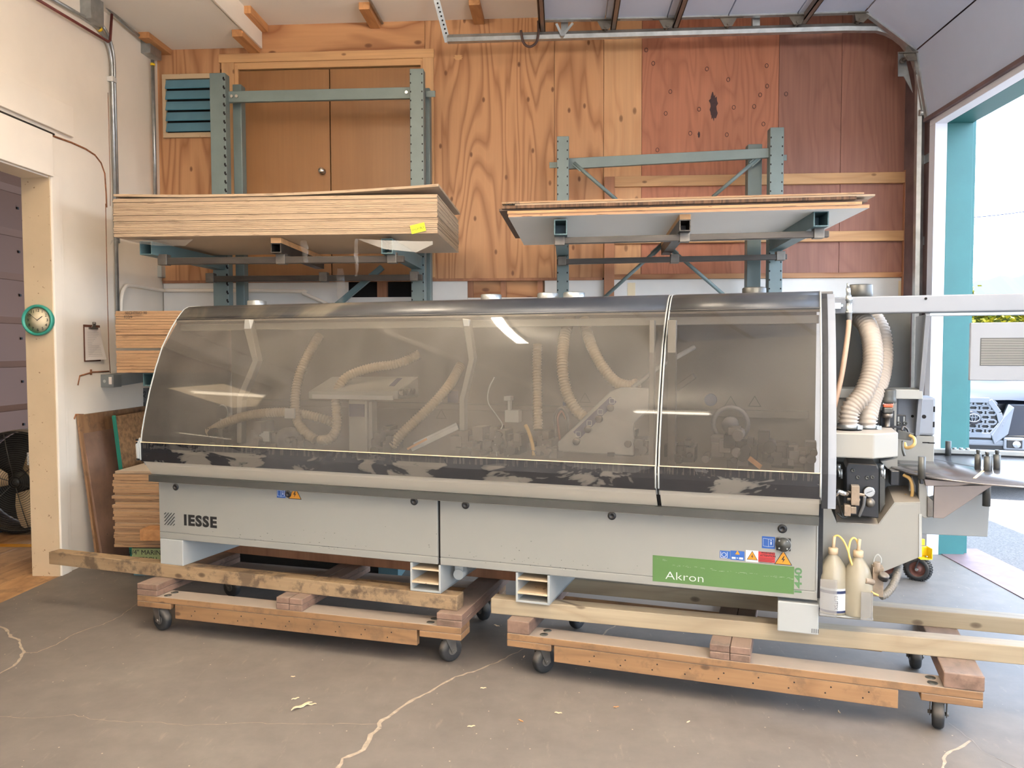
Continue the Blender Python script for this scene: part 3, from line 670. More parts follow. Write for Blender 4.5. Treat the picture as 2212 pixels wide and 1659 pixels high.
tg = thing('stack_tag', 'sage paper tag lettered 3/4 MARIN TESCH under the lowest stack', 'label', c)
part(MB().box(c.x-.11, c.x+.14, 5.708, 5.711, c.z-.055, c.z+.055), 'card', M_sage, tg)
tm = lay(text_mesh('3/4" MARIN', .05, .0004), (c.x-.01, 5.7075, c.z+.022), (1,0,0), (0,0,1)); join(tm, lay(text_mesh('TESCH', .05, .0004), (c.x+.01, 5.7075, c.z-.03), (1,0,0), (0,0,1)))
part(tm, 'lettering', M_ink, tg)
# plastic wrap remnants
def film():
    t = NT('plastic_film'); t.t.nodes.remove(t.b); a = t.n('BsdfTransparent'); b = t.n('BsdfGlossy'); d = t.n('BsdfDiffuse'); m1 = t.n('MixShader'); m2 = t.n('MixShader')
    b.inputs['Roughness'].default_value = .3; d.inputs['Color'].default_value = (.42, .39, .35, 1); m1.inputs[0].default_value = .14; m2.inputs[0].default_value = .05
    t.l(a.outputs[0], m2.inputs[1]); t.l(b.outputs[0], m2.inputs[2]); t.l(m2.outputs[0], m1.inputs[1]); t.l(d.outputs[0], m1.inputs[2])
    t.l(m1.outputs[0], t.out.inputs[0]); return t.m
M_film = film()
def strip(pts, wd, lab, seed=1):
    r = random.Random(seed); mb = MB(); P = smooth_path(pts, 5)
    for i, p in enumerate(P):
        k = wd*(.55+.45*math.sin(PI*min(1, .15+i/len(P))))*r.uniform(.8, 1.15)
        mb.v += [p+V((-k/2, r.uniform(-.01, .01), 0)), p+V((0, r.uniform(-.025, .01), 0)), p+V((k/2, r.uniform(-.01, .01), 0))]
    for i in range(len(P)-1):
        for k in (0, 1): mb.f.append((3*i+k, 3*i+k+1, 3*i+k+4, 3*i+k+3)); mb.m.append(0); mb.sm.append(True)
    solo(mb, 'plastic_film', M_film, lab, 'plastic film')
strip([Wp(655, 520, 5.66), Wp(659, 540, 5.68), Wp(660, 567, 5.69)], .055, 'short crumpled clear plastic strip hanging by the middle arm of the left rack', 2)
strip([Wp(770, 516, 5.66), Wp(769, 550, 5.68), Wp(771, 575, 5.68), Wp(769, 597, 5.69)], .028, 'long thin clear plastic strip hanging under the left stack', 3)
strip([Wp(735, 580, 6.5), Wp(736, 620, 6.5), Wp(734, 655, 6.5)], .07, 'faint clear plastic strip hanging behind the rear rail of the left rack', 4)
mb = MB(); r_ = random.Random(5)
P = [(238, 530), (246, 519), (290, 525), (340, 531), (400, 531), (415, 518)]
top = [(240, 519), (246, 517), (290, 518), (340, 518), (400, 518), (418, 517)]
for a_, b_ in zip(P, top): mb.v += [Wp(*a_, 5.60), Wp(*b_, 5.62)]
for i in range(len(P)-1): mb.f.append((2*i, 2*i+1, 2*i+3, 2*i+2)); mb.m.append(0); mb.sm.append(True)
solo(mb, 'plastic_film', M_film, 'clear plastic wrap flap under the left corner of the upper stack', 'plastic film')
mb = MB()
for a_, b_ in zip([(775, 518), (830, 538), (900, 545), (935, 528)], [(775, 516), (830, 519), (900, 521), (935, 521)]): mb.v += [Wp(*a_, 5.60), Wp(*b_, 5.62)]
for i in range(3): mb.f.append((2*i, 2*i+1, 2*i+3, 2*i+2)); mb.m.append(0); mb.sm.append(True)
solo(mb, 'plastic_film', M_film, 'clear plastic wrap flap over the right arm of the left rack', 'plastic film')

# ---- right rack
r2 = thing('cantilever_rack', 'shorter blue grey cantilever rack with crossed braces by the overhead door', 'rack', (.9, 6.95, 0))
column('column', r2, -.045, .058, 6.86, 6.96, 3.505, (1, -1)); column('column', r2, 1.735, 1.85, 6.86, 6.96, 3.545, (1, -1))
column('back_column', r2, 1.60, 1.72, 7.06, 7.16, 3.46, ())
part(MB().prism([(.058, 6.95, 3.25), (1.74, 6.90, 3.305), (1.74, 6.90, 3.385), (.058, 6.95, 3.34)], (0, .04, 0)).box(-.11, -.045, 6.955, 6.965, 3.26, 3.31).box(1.85, 1.90, 6.955, 6.965, 3.29, 3.34), 'cross_beam', M_teal, r2, .003)
for p, q in (((1240, 352), (1332, 432)), ((1640, 340), (1540, 425)), ((1432, 528), (1305, 643)), ((1440, 530), (1567, 640))):
    part(MB().tube([Wp(*p, 6.93), Wp(*q, 6.93)], .016, 10).bar(Wp(*p, 6.93), Wp(*p, 6.93).lerp(Wp(*q, 6.93), .18), .045, .012, (0,1,0)), 'brace', M_teal, r2)
YF2 = 5.50
def f2(px, py=480): return Wp(px, py, YF2).x
zt2 = Wp(1211, 474, YF2).z
arm(r2, f2(1211), YF2, .0, 6.87, Wp(1211, 507, YF2).z, zt2, .088, M_teald)
arm(r2, f2(1774), YF2, 1.79, 6.87, Wp(1774, 489, YF2).z, Wp(1774, 456, YF2).z, .098, M_teald)
arm(r2, f2(1480), YF2, .88, 6.9, Wp(1480, 499, YF2).z, Wp(1480, 474, YF2).z, .075, M_bsteel, True)
for p, q, y, n in (((1203, 521), (1789, 506), YF2+.12, 'front_rail'), ((1203, 566), (1699, 555), 6.75, 'rear_rail')):
    part(MB().bar(Wp(*p, y), Wp(*q, y), .045, .045), n, M_bsteel, r2, .004)
for px, py, y in ((1209, 521, YF2+.12), (1478, 514, YF2+.12), (1767, 506, YF2+.12), (1214, 566, 6.75), (1457, 561, 6.75), (1685, 555, 6.75)):
    c = Wp(px, py, y); part(MB().box(c.x-.035, c.x+.035, y-.03, y+.03, c.z-.03, c.z+.045), 'rail_clip', M_dsteel, r2, .003)
def sheet2(px0, py0, px1, py1, t, depth, m, label, y0=5.46, y1=5.40, name='board_sheet', dz=0):
    a, b = Wp(px0, py0, y0), Wp(px1, py1, y1); d = V((b.x-a.x, b.y-a.y, 0)).normalized(); n = V((-d.y, d.x, 0))
    mb = MB(); vs = []
    for z in (0, t):
        for p in (a, b, b+n*depth, a+n*depth): vs.append(p+V((0, 0, z+dz)))
    mb.add(vs, [(3,2,1,0), (4,5,6,7), (0,1,5,4), (1,2,6,5), (2,3,7,6), (3,0,4,7)])
    return solo(mb, name, m, label, 'sheet')
M_wsheet = ply_edge('melamine', (186, 142, 104), (150, 108, 76), 70, (244, 240, 232))
M_dkboard = mat('dark_board', (110, 90, 76), .8)
M_core = mat('honeycomb', (90, 66, 48), .9, var=.8, scale=50, stretch=(1, .05, .05))
zacc = 0
for x0, x1, t_, dp, dy, m_, lb_ in ((1098, 1878, .022, 1.48, 0, M_wsheet, 'white faced melamine sheet at the bottom of the right rack pile'),
    (1096, 1862, .018, 1.40, -.01, M_edge3, 'orange edged particle board second from the bottom of the right pile'),
    (1078, 1874, .014, 1.36, .02, M_dkboard, 'dark brown board jutting out at the left end of the right pile'),
    (1084, 1850, .020, 1.30, -.015, M_core, 'honeycomb cored sheet with a dark cellular edge in the right pile'),
    (1112, 1890, .012, 1.30, -.01, M_edge, 'thin pale sheet with a pointed right corner high in the right pile'),
    (1084, 1866, .012, 1.25, .0, M_edge2, 'topmost thin tan sheet of the right rack pile, marked at its left end')):
    sheet2(x0, 469, x1, 449, t_, dp, m_, lb_, 5.46+dy, 5.40+dy, dz=zacc); zacc += t_+.0008
c = Wp(1108, 440, 5.415); solo(lay(text_mesh('COVER', .03, .0003), c, (1,0,.02), (0,0,1)), 'marker_writing', M_ink, 'black marker word on the top sheet of the right rack pile', 'writing')
# ------------------------------------------------------------------ edge banding machine (local frame: u along, v into, w up)
TH = math.radians(-15.64); V0 = 3.897
MU = V((math.cos(TH), math.sin(TH), 0)); MVd = V((-math.sin(TH), math.cos(TH), 0))
def Mv(x, y, v=0):
    p = hit(x, y, MVd, V0+v); return V((p.dot(MU), v, p.z))
def Mw(x, y, w):
    p = Fp(x, y, w); return V((p.dot(MU), p.dot(MVd)-V0, w))
mc = thing('edge_bander', 'long grey edge banding machine with a curved clear hood resting on timbers', 'machine', MVd*V0, TH, world=False)
def mp(mb, name, m, bevel=0, parent=None, **k): return part(mb, name, m, parent or mc, bevel, **k)
def smear():
    t = NT('smeared_black'); v = t.coord((1.0, 1.6, 2.4)); a = t.noise(v, 3.2, 4, .6, .6); b = t.noise(t.coord((30, 1, 2)), 3, 4, .7)
    f = t.ramp(a, [(.50, (0,)*3), (.54, (1,)*3)]); sep = t.n('SeparateXYZ'); t.l(t.coord(), sep.inputs[0])
    lowz = t.math('LESS_THAN', sep.outputs['Z'], 1.108)
    k = t.mix(t.math('MULTIPLY', f, t.math('MULTIPLY_ADD', lowz, .75, .12)), lin((34, 34, 36)), lin((92, 87, 79)))
    k = t.mix(t.math('MULTIPLY', t.math('GREATER_THAN', b, .55), t.math('MULTIPLY_ADD', lowz, -.3, .3)), k, lin((96, 90, 82)))
    t.col(k); t.l(t.math('MULTIPLY_ADD', f, .4, .2), t.b.inputs['Roughness']); return t.m
M_smear = smear()
def toprail():
    t = NT('dusty_top_rail'); a = t.noise(t.coord((.9, 1, 1)), 1.6, 5, .6, .5)
    t.col(t.ramp(a, [(.42, lin((38, 39, 42))), (.58, lin((54, 55, 57))), (.64, lin((92, 87, 78))), (.74, lin((116, 109, 97)))])); t.b.inputs['Roughness'].default_value = .4; return t.m
M_trail = toprail()
def plexi(name, d0, d1, tint):
    t = NT(name); t.t.nodes.remove(t.b)
    tr = t.n('BsdfTransparent'); tr.inputs[0].default_value = (*tint, 1); df = t.n('BsdfDiffuse'); gl = t.n('BsdfGlossy')
    gl.inputs['Roughness'].default_value = .035; m1 = t.n('MixShader'); m2 = t.n('MixShader'); fr = t.n('Fresnel'); fr.inputs[0].default_value = 1.49
    a = t.noise(t.coord((1, 1, .8)), 2.2, 6, .62, .8); s1 = t.noise(t.coord((1.2, 1, 46), kind='Object'), 2.0, 4, .6, .15); s2 = t.noise(t.coord((60, 1, 1)), 1.6, 4, .7)
    f = t.ramp(a, [(.28, (d0,)*3), (.72, (d1,)*3)])
    f = t.math('ADD', f, t.math('MULTIPLY', t.math('GREATER_THAN', s1, .70), .09)); f = t.math('ADD', f, t.math('MULTIPLY', t.math('GREATER_THAN', s2, .69), .06))
    df.inputs[0].default_value = (*lin((176, 168, 156)), 1)
    t.l(f, m1.inputs[0]); t.l(tr.outputs[0], m1.inputs[1]); t.l(df.outputs[0], m1.inputs[2])
    t.l(t.math('MULTIPLY', fr.outputs[0], .9), m2.inputs[0]); t.l(m1.outputs[0], m2.inputs[1]); t.l(gl.outputs[0], m2.inputs[2]); t.l(m2.outputs[0], t.out.inputs[0]); return t.m
M_plexi = plexi('dusty_plexi', .11, .26, (.72, .69, .66)); M_plexi2 = plexi('scratched_plexi', .06, .14, (.62, .60, .60))
UL, US, UR = -3.675, -.588, .133
# base covers and the chassis
def cover(u0, u1, nm):
    mb = MB().box(u0, u1, 0, .03, .575, .89).box(u0, u1, .0, .05, .533, .575)
    return mp(mb, nm, M_grey, .004)
cover(UL, -1.788, 'base_cover'); cover(-1.774, UR, 'base_cover')
mp(MB().box(-1.787, -1.775, .012, .05, .54, .88), 'cover_gap', M_dark)
mp(MB().box(UL, UR, .012, .02, .562, .566), 'lip_groove', M_dgrey)
mp(MB().box(UL+.02, UR, .06, .74, .56, .90), 'chassis', M_dgrey)
mp(MB().box(UL, UL+.03, .03, .78, .54, .95), 'end_cover', M_grey, .004)
mp(MB().box(UR-.012, UR, .0, .3, .57, .885), 'end_cover', M_lgrey, .002)
mp(MB().box(UR+.001, UR+.022, .02, .06, .54, .99), 'edge_gasket', M_gasket)
for u0, u1, dv in ((UL, UL+.175, .95), (-.04, .141, .02)):
    mp(MB().box(u0, u1, .0, .9, .372, .533 if dv > .5 else .515), 'foot', M_lgrey, .005)
lg = Mv(1760, 1366, -.001)
q = MB()
for i in range(4): q.box(lg.x-.014+i*.009, lg.x-.010+i*.009, -.0015, .0, .381, .400)
mp(q, 'foot_emblem', M_dgrey)
for u0, u1 in ((-1.955, -1.772), (-1.342, -1.157)):
    fb = mp(MB().box(u0, u0+.012, .0, .9, .377, .531).box(u1-.012, u1, .0, .9, .377, .531).box(u0, u1, .0, .9, .375, .387), 'fork_pocket', M_lgrey, .002)
    mp(MB().box(u0+.012, u1-.012, -.004, .88, .422, .432).box(u0+.012, u1-.012, .0, .88, .495, .503), 'pocket_plate', M_cream, parent=fb)
    mp(MB().box(u0+.012, u1-.012, .4, .41, .432, .495), 'pocket_stop', M_dark, parent=fb)
mp(MB().box(-1.74, -1.69, .12, .17, .47, .53).cyl((-1.715, .11, .455), (-1.715, .20, .455), .03, 12), 'levelling_screw', M_lgrey)
for px, py in ((380, 1052), (623, 1067), (895, 1083), (1006, 1091), (1322, 1114), (1690, 1142)):
    c = Mv(px, py, 0)
    b = mp(MB().lathe([(.021, 0), (.021, .004), (.016, .008), (.008, .008), (.007, .003), (.001, .003)], (c.x, 0, c.z), (0, -1, 0), 18), 'cover_lock', M_black)
# writing and stickers
def tx(s, px, py, size, m, nm, bold=0, sx=1, v=-.0012, rot=0, parent=None, lab=None, gap=1):
    c = Mv(px, py, v); r = math.radians(rot)
    return mp(lay(text_mesh(s, size, .0004, bold, sx, gap), c, (math.cos(r), 0, math.sin(r)), (-math.sin(r), 0, math.cos(r))), nm, m, parent=parent, label=lab)
def quad(x0, y0, x1, y1, v0=-.0008, v1=.0, M=None):
    a, b = Mv(x0, y0, 0), Mv(x1, y1, 0); return MB().box(a.x, b.x, v0, v1, min(a.z, b.z), max(a.z, b.z))
tx('IESSE', 432, 1127, .088, M_ink, 'maker_lettering', .0042, 1.12, gap=1.16, lab='black block letters IESSE on the base cover')
c = Mv(367, 1121, 0); q = MB(); s_ = .038
for i in range(-3, 4):
    k = i*.022
    pts = [(max(-s_, k-s_), max(-s_, -k-s_))]
    a0 = V((max(-s_, -s_+k), 0, max(-s_, -s_-k))); a1 = V((min(s_, s_+k), 0, min(s_, s_-k)))
    if (a1-a0).length > .01: q.bar(V((c.x, -.0008, c.z))+a0, V((c.x, -.0008, c.z))+a1, .0016, .012, (0, 1, 0))
q.v = [p for p in q.v]
mp(q, 'maker_emblem', M_ink)
gb = mp(MB().box(Mv(1410,1200,0).x, Mv(1716,1200,0).x, -.0008, 0, Mv(1410,1255,0).z, Mv(1410,1199,0).z), 'model_band', M_green, label='green band reading Akron on the base cover')
tx('Akron', 1479, 1247, .056, M_wink, 'lettering', -.0008, 1.3, parent=gb)
r_ = random.Random(4); q = MB()
for i in range(60):
    u = r_.uniform(gb.bound_box[0][0]+.02, gb.bound_box[6][0]-.01); k = (u-gb.bound_box[0][0])/.68
    z = .645-.02*k+r_.uniform(-.004, .004)+(.02 if k < .12 else 0); L = r_.uniform(.002, .016); q.box(u, u+L, -.001, 0, z, z+.0006)
mp(q, 'scratches', M_lgrey, parent=gb, kind='stuff')
tx('1440', 1725, 1256, .043, M_gink, 'model_number', .0012, 1.5, rot=90, lab='green number 1440 reading upward')
def tri(cx, cz, s, v0, parent, m1=M_ink, m2=M_yel, bolt=True):
    def T(k, v): return [(cx-k, v, cz-k*.62), (cx+k, v, cz-k*.62), (cx, v, cz+k*1.1)]
    a = mp(MB().prism(T(s, v0), (0, -.0008, 0)), 'hazard_sign', m1, parent=parent); mp(MB().prism(T(s*.86, v0-.0006), (0, -.0008, 0)), 'sign_field', m2, parent=a if parent is None else parent)
    if bolt:
        k = s*.5; P = [(.1, .85), (-.45, -.05), (-.02, -.02), (-.18, -.75), (.42, .2), (.0, .15), (.3, .85)]
        mp(MB().prism([(cx+x*k, v0-.0016, cz+z*k) for x, z in P], (0, -.0006, 0)), 'bolt_symbol', M_ink, parent=a if parent is None else parent)
    return a
def book(x0, y0, x1, y1):
    a, b = Mv(x0, y0, 0), Mv(x1, y1, 0); z0, z1 = min(a.z, b.z), max(a.z, b.z)
    s = mp(MB().box(a.x, b.x, -.001, 0, z0, z1), 'manual_sign', M_blue); w_ = b.x-a.x; h_ = z1-z0; c = (a.x+b.x)/2; q = MB()
    for p0, p1 in (((a.x+.1*w_, z0+.2*h_), (a.x+.1*w_, z1-.16*h_)), ((b.x-.1*w_, z0+.2*h_), (b.x-.1*w_, z1-.16*h_)), ((c, z0+.16*h_), (c, z1-.2*h_)), ((a.x+.1*w_, z1-.16*h_), (c, z1-.2*h_)), ((c, z1-.2*h_), (b.x-.1*w_, z1-.16*h_)), ((a.x+.1*w_, z0+.2*h_), (c, z0+.16*h_)), ((c, z0+.16*h_), (b.x-.1*w_, z0+.2*h_))):
        q.bar((p0[0], -.0012, p0[1]), (p1[0], -.0012, p1[1]), .001, .0035, (0, 1, 0))
    q.box(c+.16*w_, c+.24*w_, -.0018, -.001, z0+.34*h_, z0+.58*h_).box(c+.16*w_, c+.24*w_, -.0018, -.001, z0+.65*h_, z0+.73*h_)
    mp(q, 'book_symbol', M_wink, parent=s)
book(598, 1055, 617, 1076); book(1646, 1158, 1674, 1186)
c = Mv(637, 1068, 0); tri(c.x, c.z, .045, 0, None)
c = Mv(1692, 1207, 0); tri(c.x, c.z-.004, .04, 0, None)
s = mp(quad(1555, 1189, 1577, 1207), 'safety_sign', M_blue); c = Mv(1564, 1198, 0)
mp(MB().tube([(c.x+.010*math.cos(i*PI/6), -.0012, c.z+.010*math.sin(i*PI/6)) for i in range(12)], .0012, 5, closed=True).box(c.x+.014, c.x+.016, -.0016, -.0008, c.z-.014, c.z+.014).box(c.x-.016, c.x-.014, -.0016, -.0008, c.z-.014, c.z+.014).box(c.x-.014, c.x+.014, -.0016, -.0008, c.z-.016, c.z-.014), 'sign_drawing', M_wink, parent=s)
s = mp(quad(1578, 1189, 1608, 1211), 'safety_sign', M_blue); c = Mv(1593, 1200, 0); tri(c.x, c.z+.012, .011, -.001, s, M_yel, M_yel, False)
mp(MB().box(c.x-.026, c.x-.008, -.0016, -.0008, c.z-.017, c.z-.008).box(c.x+.008, c.x+.026, -.0016, -.0008, c.z-.017, c.z-.008).box(c.x-.004, c.x+.004, -.0016, -.0008, c.z-.014, c.z-.010), 'sign_drawing', M_wink, parent=s)
s = mp(quad(1611, 1188, 1638, 1215), 'safety_sign', M_wink); c = Mv(1625, 1201, 0); tri(c.x, c.z-.003, .025, -.001, s)
s = mp(quad(1638, 1191, 1674, 1216), 'warning_sign', M_red); c = Mv(1659, 1195, 0)
tm = lay(text_mesh('WARNING', .0125, .0003, .0003), (c.x, -.0013, c.z), (1,0,0), (0,0,1)); join(tm, lay(text_mesh('ATTENTION', .0125, .0003, .0003), (c.x, -.0013, c.z-.013), (1,0,0), (0,0,1)))
for i in range(7): tm.box(c.x-.038, c.x+.03-(i % 3)*.006, -.0012, -.0008, c.z-.024-i*.004, c.z-.0228-i*.004)
mp(tm, 'lettering', M_ink, parent=s)
s = mp(quad(1677, 1160, 1708, 1190, -.010), 'main_switch', M_black, .002); c = Mv(1692, 1175, 0)
mp(MB().lathe([(.034, 0), (.034, .008), (.012, .008), (.011, .011), (.001, .011)], (c.x, -.010, c.z), (0, -1, 0), 24), 'switch_dial', M_gun, parent=s)
q = MB().tube([(c.x+.0345*math.cos(i*PI/12), -.0165, c.z+.0345*math.sin(i*PI/12)) for i in range(-8, 9)], .0012, 5)
for a_ in (45, 135, 225, 315): q.cyl((c.x+.025*math.cos(math.radians(a_)), -.017, c.z+.025*math.sin(math.radians(a_))), (c.x+.025*math.cos(math.radians(a_)), -.0195, c.z+.025*math.sin(math.radians(a_))), .0035, 8)
mp(q, 'dial_screws', M_lgrey, parent=s)
r_ = random.Random(8); q = MB()
for i in range(70):
    u, z = r_.choice((r_.gauss(-2.6, .25), r_.gauss(-1.3, .3))), .565+abs(r_.gauss(0, .05)); L = r_.uniform(.002, .008); q.box(u, u+L, -.0006, .001, z, z+r_.uniform(.001, .003))
mp(q, 'paint_chips', M_gun, kind='stuff')
# hood: two hinged covers with the same profile
GL = [(-.122, 1.142), (-.112, 1.21), (-.09, 1.295), (-.045, 1.447), (.008, 1.588), (.066, 1.716), (.145, 1.833), (.195, 1.892)]
TOPR = [(.192, 1.888), (.235, 1.932), (.265, 1.958), (.30, 1.974), (.42, 1.986)]
SK = [(.0, .884), (-.008, .892), (-.088, 1.003), (-.102, 1.03)]
for (u0, u1) in ((UL-.012, US-.006), (US+.006, UR+.004)):
    hd = mp(MB().sweep(SK, u0+.004, u1-.004), 'hood_skirt', M_skirt, solid=.004)
    mp(MB().sweep([(-.104, 1.028), (-.124, 1.03), (-.127, 1.085), (-.126, 1.142), (-.11, 1.143)], u0, u1), 'lower_rail', M_smear, solid=.003)
    mp(MB().sweep(GL, u0+.003, u1-.003, smooth=True), 'hood_window', M_plexi if u0 < -1 else M_plexi2, label='dusty scratched clear hood window')
    mp(MB().sweep(TOPR, u0, u1, smooth=True), 'top_rail', M_trail, solid=.004)
    mp(MB().sweep([(.182, 1.874), (.196, 1.890), (.19, 1.894)], u0+.002, u1-.002), 'window_bead', M_black, solid=.002)
    for ue in (u0+.001, u1-.001):
        mp(MB().tube([(ue, a, b) for a, b in SK[2:]+[(-.128, 1.04), (-.13, 1.14)]+GL+TOPR[1:]], .0045, 6), 'hood_edge', M_lgrey)
    mp(MB().sweep([(-.119, 1.1435), (-.127, 1.1465), (-.13, 1.1435)], u0+.004, u1-.004), 'sawdust_ridge', M_chip, solid=.002)
mp(MB().sweep([(a+.02, b-.01) for a, b in SK+[(-.10, 1.05), (-.10, 1.14)]+GL[1:]+TOPR], US-.006, US+.006), 'hood_gap', M_dark, solid=.003)
gr = [(.02, .9), (-.13, 1.03), (-.155, 1.07), (-.155, 1.12), (-.13, 1.16), (-.05, 1.5), (.05, 1.7), (.2, 1.9), (.45, 1.96), (.74, 1.96), (.74, .9)]
e = mp(MB().prism([(UL-.024, a, b) for a, b in gr[:1]+[(-.09, 1.02), (-.10, 1.15)]+[(-.02, 1.5), (.08, 1.7), (.22, 1.88)]+gr[8:]], (.006, 0, 0)), 'end_plate', M_plexi)
q = MB()
for i in range(8):
    for j in range(2): q.box(UL-.03, UL-.02, -.128-.016+j*.02, -.118-.014+j*.02, 1.035+i*.017, 1.045+i*.017)
gq = mp(MB().prism([(UL-.016, -.10, 1.03), (UL-.016, -.145, 1.05), (UL-.016, -.15, 1.13), (UL-.016, -.12, 1.17), (UL-.016, -.10, 1.15)], (-.01, 0, 0)), 'end_grille', M_lgrey)
mp(q, 'grille_holes', M_dark, parent=gq)
# body behind the hood
mp(MB().box(UL, UR, .70, .72, .90, 1.95), 'back_panel', M_inner)
mp(MB().box(UL-.01, .2, .40, .74, 1.955, 1.985), 'roof_cover', M_dgrey, .004)
mp(MB().box(UL+.01, .13, .20, .24, 1.82, 1.86), 'inner_beam', M_grey_d, .003)
mp(MB().box(UL, -3.655, .05, .7, .9, 1.0), 'inner_end', M_inner)
mp(MB().box(UL, UR, -.08, .7, .90, .94), 'bed', M_gun)
mp(MB().box(UL, -.0, .18, .42, .94, 1.06), 'track_beam', M_unit, .004)
q = MB(); u = UL+.1
while u < -.05: q.box(u, u+.085, .176, .181, 1.052, 1.062); u += .105 if int(u*10) % 7 else .4
mp(q, 'conveyor_pads', M_wink, label='row of white conveyor pads')
mp(MB().box(UL+.1, .1, .66, .70, 1.32, 1.36), 'inner_rail', M_inner, .003)
# port rings on the roof
for px, py in ((555, 658), (1061, 650), (1184, 646), (1240, 644), (1629, 632), (1857, 630)):
    c = Mv(px, py+6, .56)
    mp(MB().lathe([(.062, -.06), (.062, .035), (.056, .04), (.05, .035), (.05, -.05), (.001, -.05)], (c.x, .56, max(c.z, 1.985)), (0, 0, 1), 24), 'extraction_port', M_steel if px < 1500 else M_gun)
# things seen through the window
def hose(pts, r, nm='extraction_hose', m=M_hosew, pitch=.016, v=.2): return mp(hose_mb([Mv(x, y, vv) for x, y, vv in [(a if len(a) == 3 else (*a, v)) for a in pts]], r, pitch), nm, m)
hose([(690,724,.34),(668,762,.26),(648,806,.2),(638,855,.16),(640,900,.14),(655,930,.12),(682,950,.12)], .031)
hose([(905,765,.4),(860,785,.33),(800,795,.26),(748,815,.2),(727,850,.16),(727,890,.14),(727,925,.12),(712,948,.11),(688,951,.11)], .03)
hose([(450,935,.1),(490,912,.12),(540,897,.14),(590,891,.17),(640,892,.2),(700,905,.26),(722,915,.3)], .03)
hose([(995,790,.42),(972,830,.3),(940,868,.22),(905,902,.16),(870,935,.12),(845,965,.1)], .031)
hose([(1161,745,.4),(1160,800,.36),(1161,860,.33),(1162,930,.28)], .029)
hose([(1232,680,.36),(1219,730,.28),(1215,790,.2),(1222,840,.17),(1240,880,.15),(1268,907,.14)], .033)
hose([(1262,690,.38),(1275,740,.3),(1300,790,.25),(1330,825,.22),(1365,834,.2),(1378,826,.19)], .032)
def poly(pts, v, th, nm, m, bevel=.004, **k): return mp(MB().prism([Mv(x, y, v) for x, y in pts], (0, th, 0)), nm, m, bevel, **k)
for pts in ([(528,690),(538,690),(557,780),(522,865),(521,958),(511,957),(511,860),(545,780),(526,710)], [(998,688),(1012,690),(1024,775),(1003,865),(1003,975),(992,974),(992,862),(1012,778)]):
    poly(pts, .14, .05, 'bent_post', M_grey_d)
# head cabinet, pedestal
a, b = Mv(666, 862, .1), Mv(860, 862, .1); t0, t1 = Mv(692, 813, .34), Mv(892, 813, .34)
hc = mp(MB().add([a, b, V((b.x, .1, b.z+.045)), V((a.x, .1, a.z+.045)), V((a.x, .36, a.z)), V((b.x, .36, b.z)), V((b.x, .36, t1.z)), V((a.x, .36, t0.z))],
   [(0,1,2,3), (3,2,6,7), (7,6,5,4), (0,4,5,1), (0,3,7,4), (1,5,6,2)]), 'head_cabinet', M_grey, .006)
mp(MB().box(a.x+.03, b.x-.03, .094, .101, a.z+.004, a.z+.028), 'cabinet_strip', M_lgrey, parent=hc)
q = MB()
for i in range(4): q.lathe([(.018, 0), (.018, .02), (.008, .022), (.001, .022)], (b.x+.0, .13+i*.045, b.z+.035), (1, 0, 0), 12)
mp(q, 'cabinet_dials', M_gun, parent=hc)
mp(MB().prism([Mv(840,834,.098)+V((0,.0,.0)), Mv(852,834,.098), Mv(869,817,.19), Mv(858,817,.19)], (0, -.002, .001)), 'cabinet_label', M_dblue, parent=hc)
pd = mp(MB().box(Mv(752,900,.12).x, Mv(793,900,.12).x, .12, .22, .94, Mv(770,863,.12).z), 'pedestal', M_grey, .012)
mp(MB().box(Mv(755,900,.119).x, Mv(787,900,.119).x, .117, .12, Mv(770,900,.119).z, Mv(770,873,.119).z), 'pedestal_label', M_dblue, parent=pd)
mp(MB().box(Mv(796,900,.14).x, Mv(804,900,.14).x, .14, .2, .94, Mv(798,868,.14).z), 'pedestal_rail', M_grey, .003)
for x0, y0, x1, y1 in ((966,845,988,870), (1215,868,1226,890)): mp(MB().box(Mv(x0,y0,.69).x, Mv(x1,y0,.69).x, .695, .70, Mv(x0,y1,.69).z, Mv(x0,y0,.69).z), 'wall_sign', M_dblue)
for px, py in ((952, 897), (1263, 862), (1578, 870), (1630, 870)): c = Mv(px, py, .69); tri(c.x, c.z, .035, .699, None, M_ink, M_inner, False)
# slanted guard with knobs
g = poly([(1205,975),(1205,955),(1318,845),(1340,837),(1402,838),(1402,885),(1369,915),(1368,985)], .06, .03, 'slanted_guard', M_grey, .006)
q = poly([(1238,933),(1318,857),(1332,868),(1253,947)], .057, .002, 'guard_label', M_dblue, 0, parent=g)
for px, py in ((1246, 953), (1271, 927), (1295, 905), (1320, 881)):
    c = Mv(px, py, .06); mp(MB().lathe([(.019, 0), (.019, .018), (.012, .022), (.001, .022)], (c.x, .06, c.z), (0, -1, 0), 16), 'guard_knob', M_black, parent=g)
for px, py in ((1249, 938), (1273, 914), (1297, 890), (1322, 866)):
    c = Mv(px, py, .057); q = MB()
    for dx, dz, wx, wz in ((-.012, 0, .0012, .012), (.012, 0, .0012, .012), (0, .012, .012, .0012), (0, -.012, .012, .0012)): q.box(c.x+dx-wx, c.x+dx+wx, .055, .057, c.z+dz-wz, c.z+dz+wz)
    mp(q, 'knob_pictogram', M_lgrey, parent=g)
poly([(1312,977),(1328,977),(1328,986),(1312,986)], .056, .004, 'guard_slot', M_black, .002, parent=g)
mp(MB().tube([Mv(1366,838,.1), Mv(1420,795,.16), Mv(1500,750,.3)], .012, 10), 'guard_rod', M_grey)
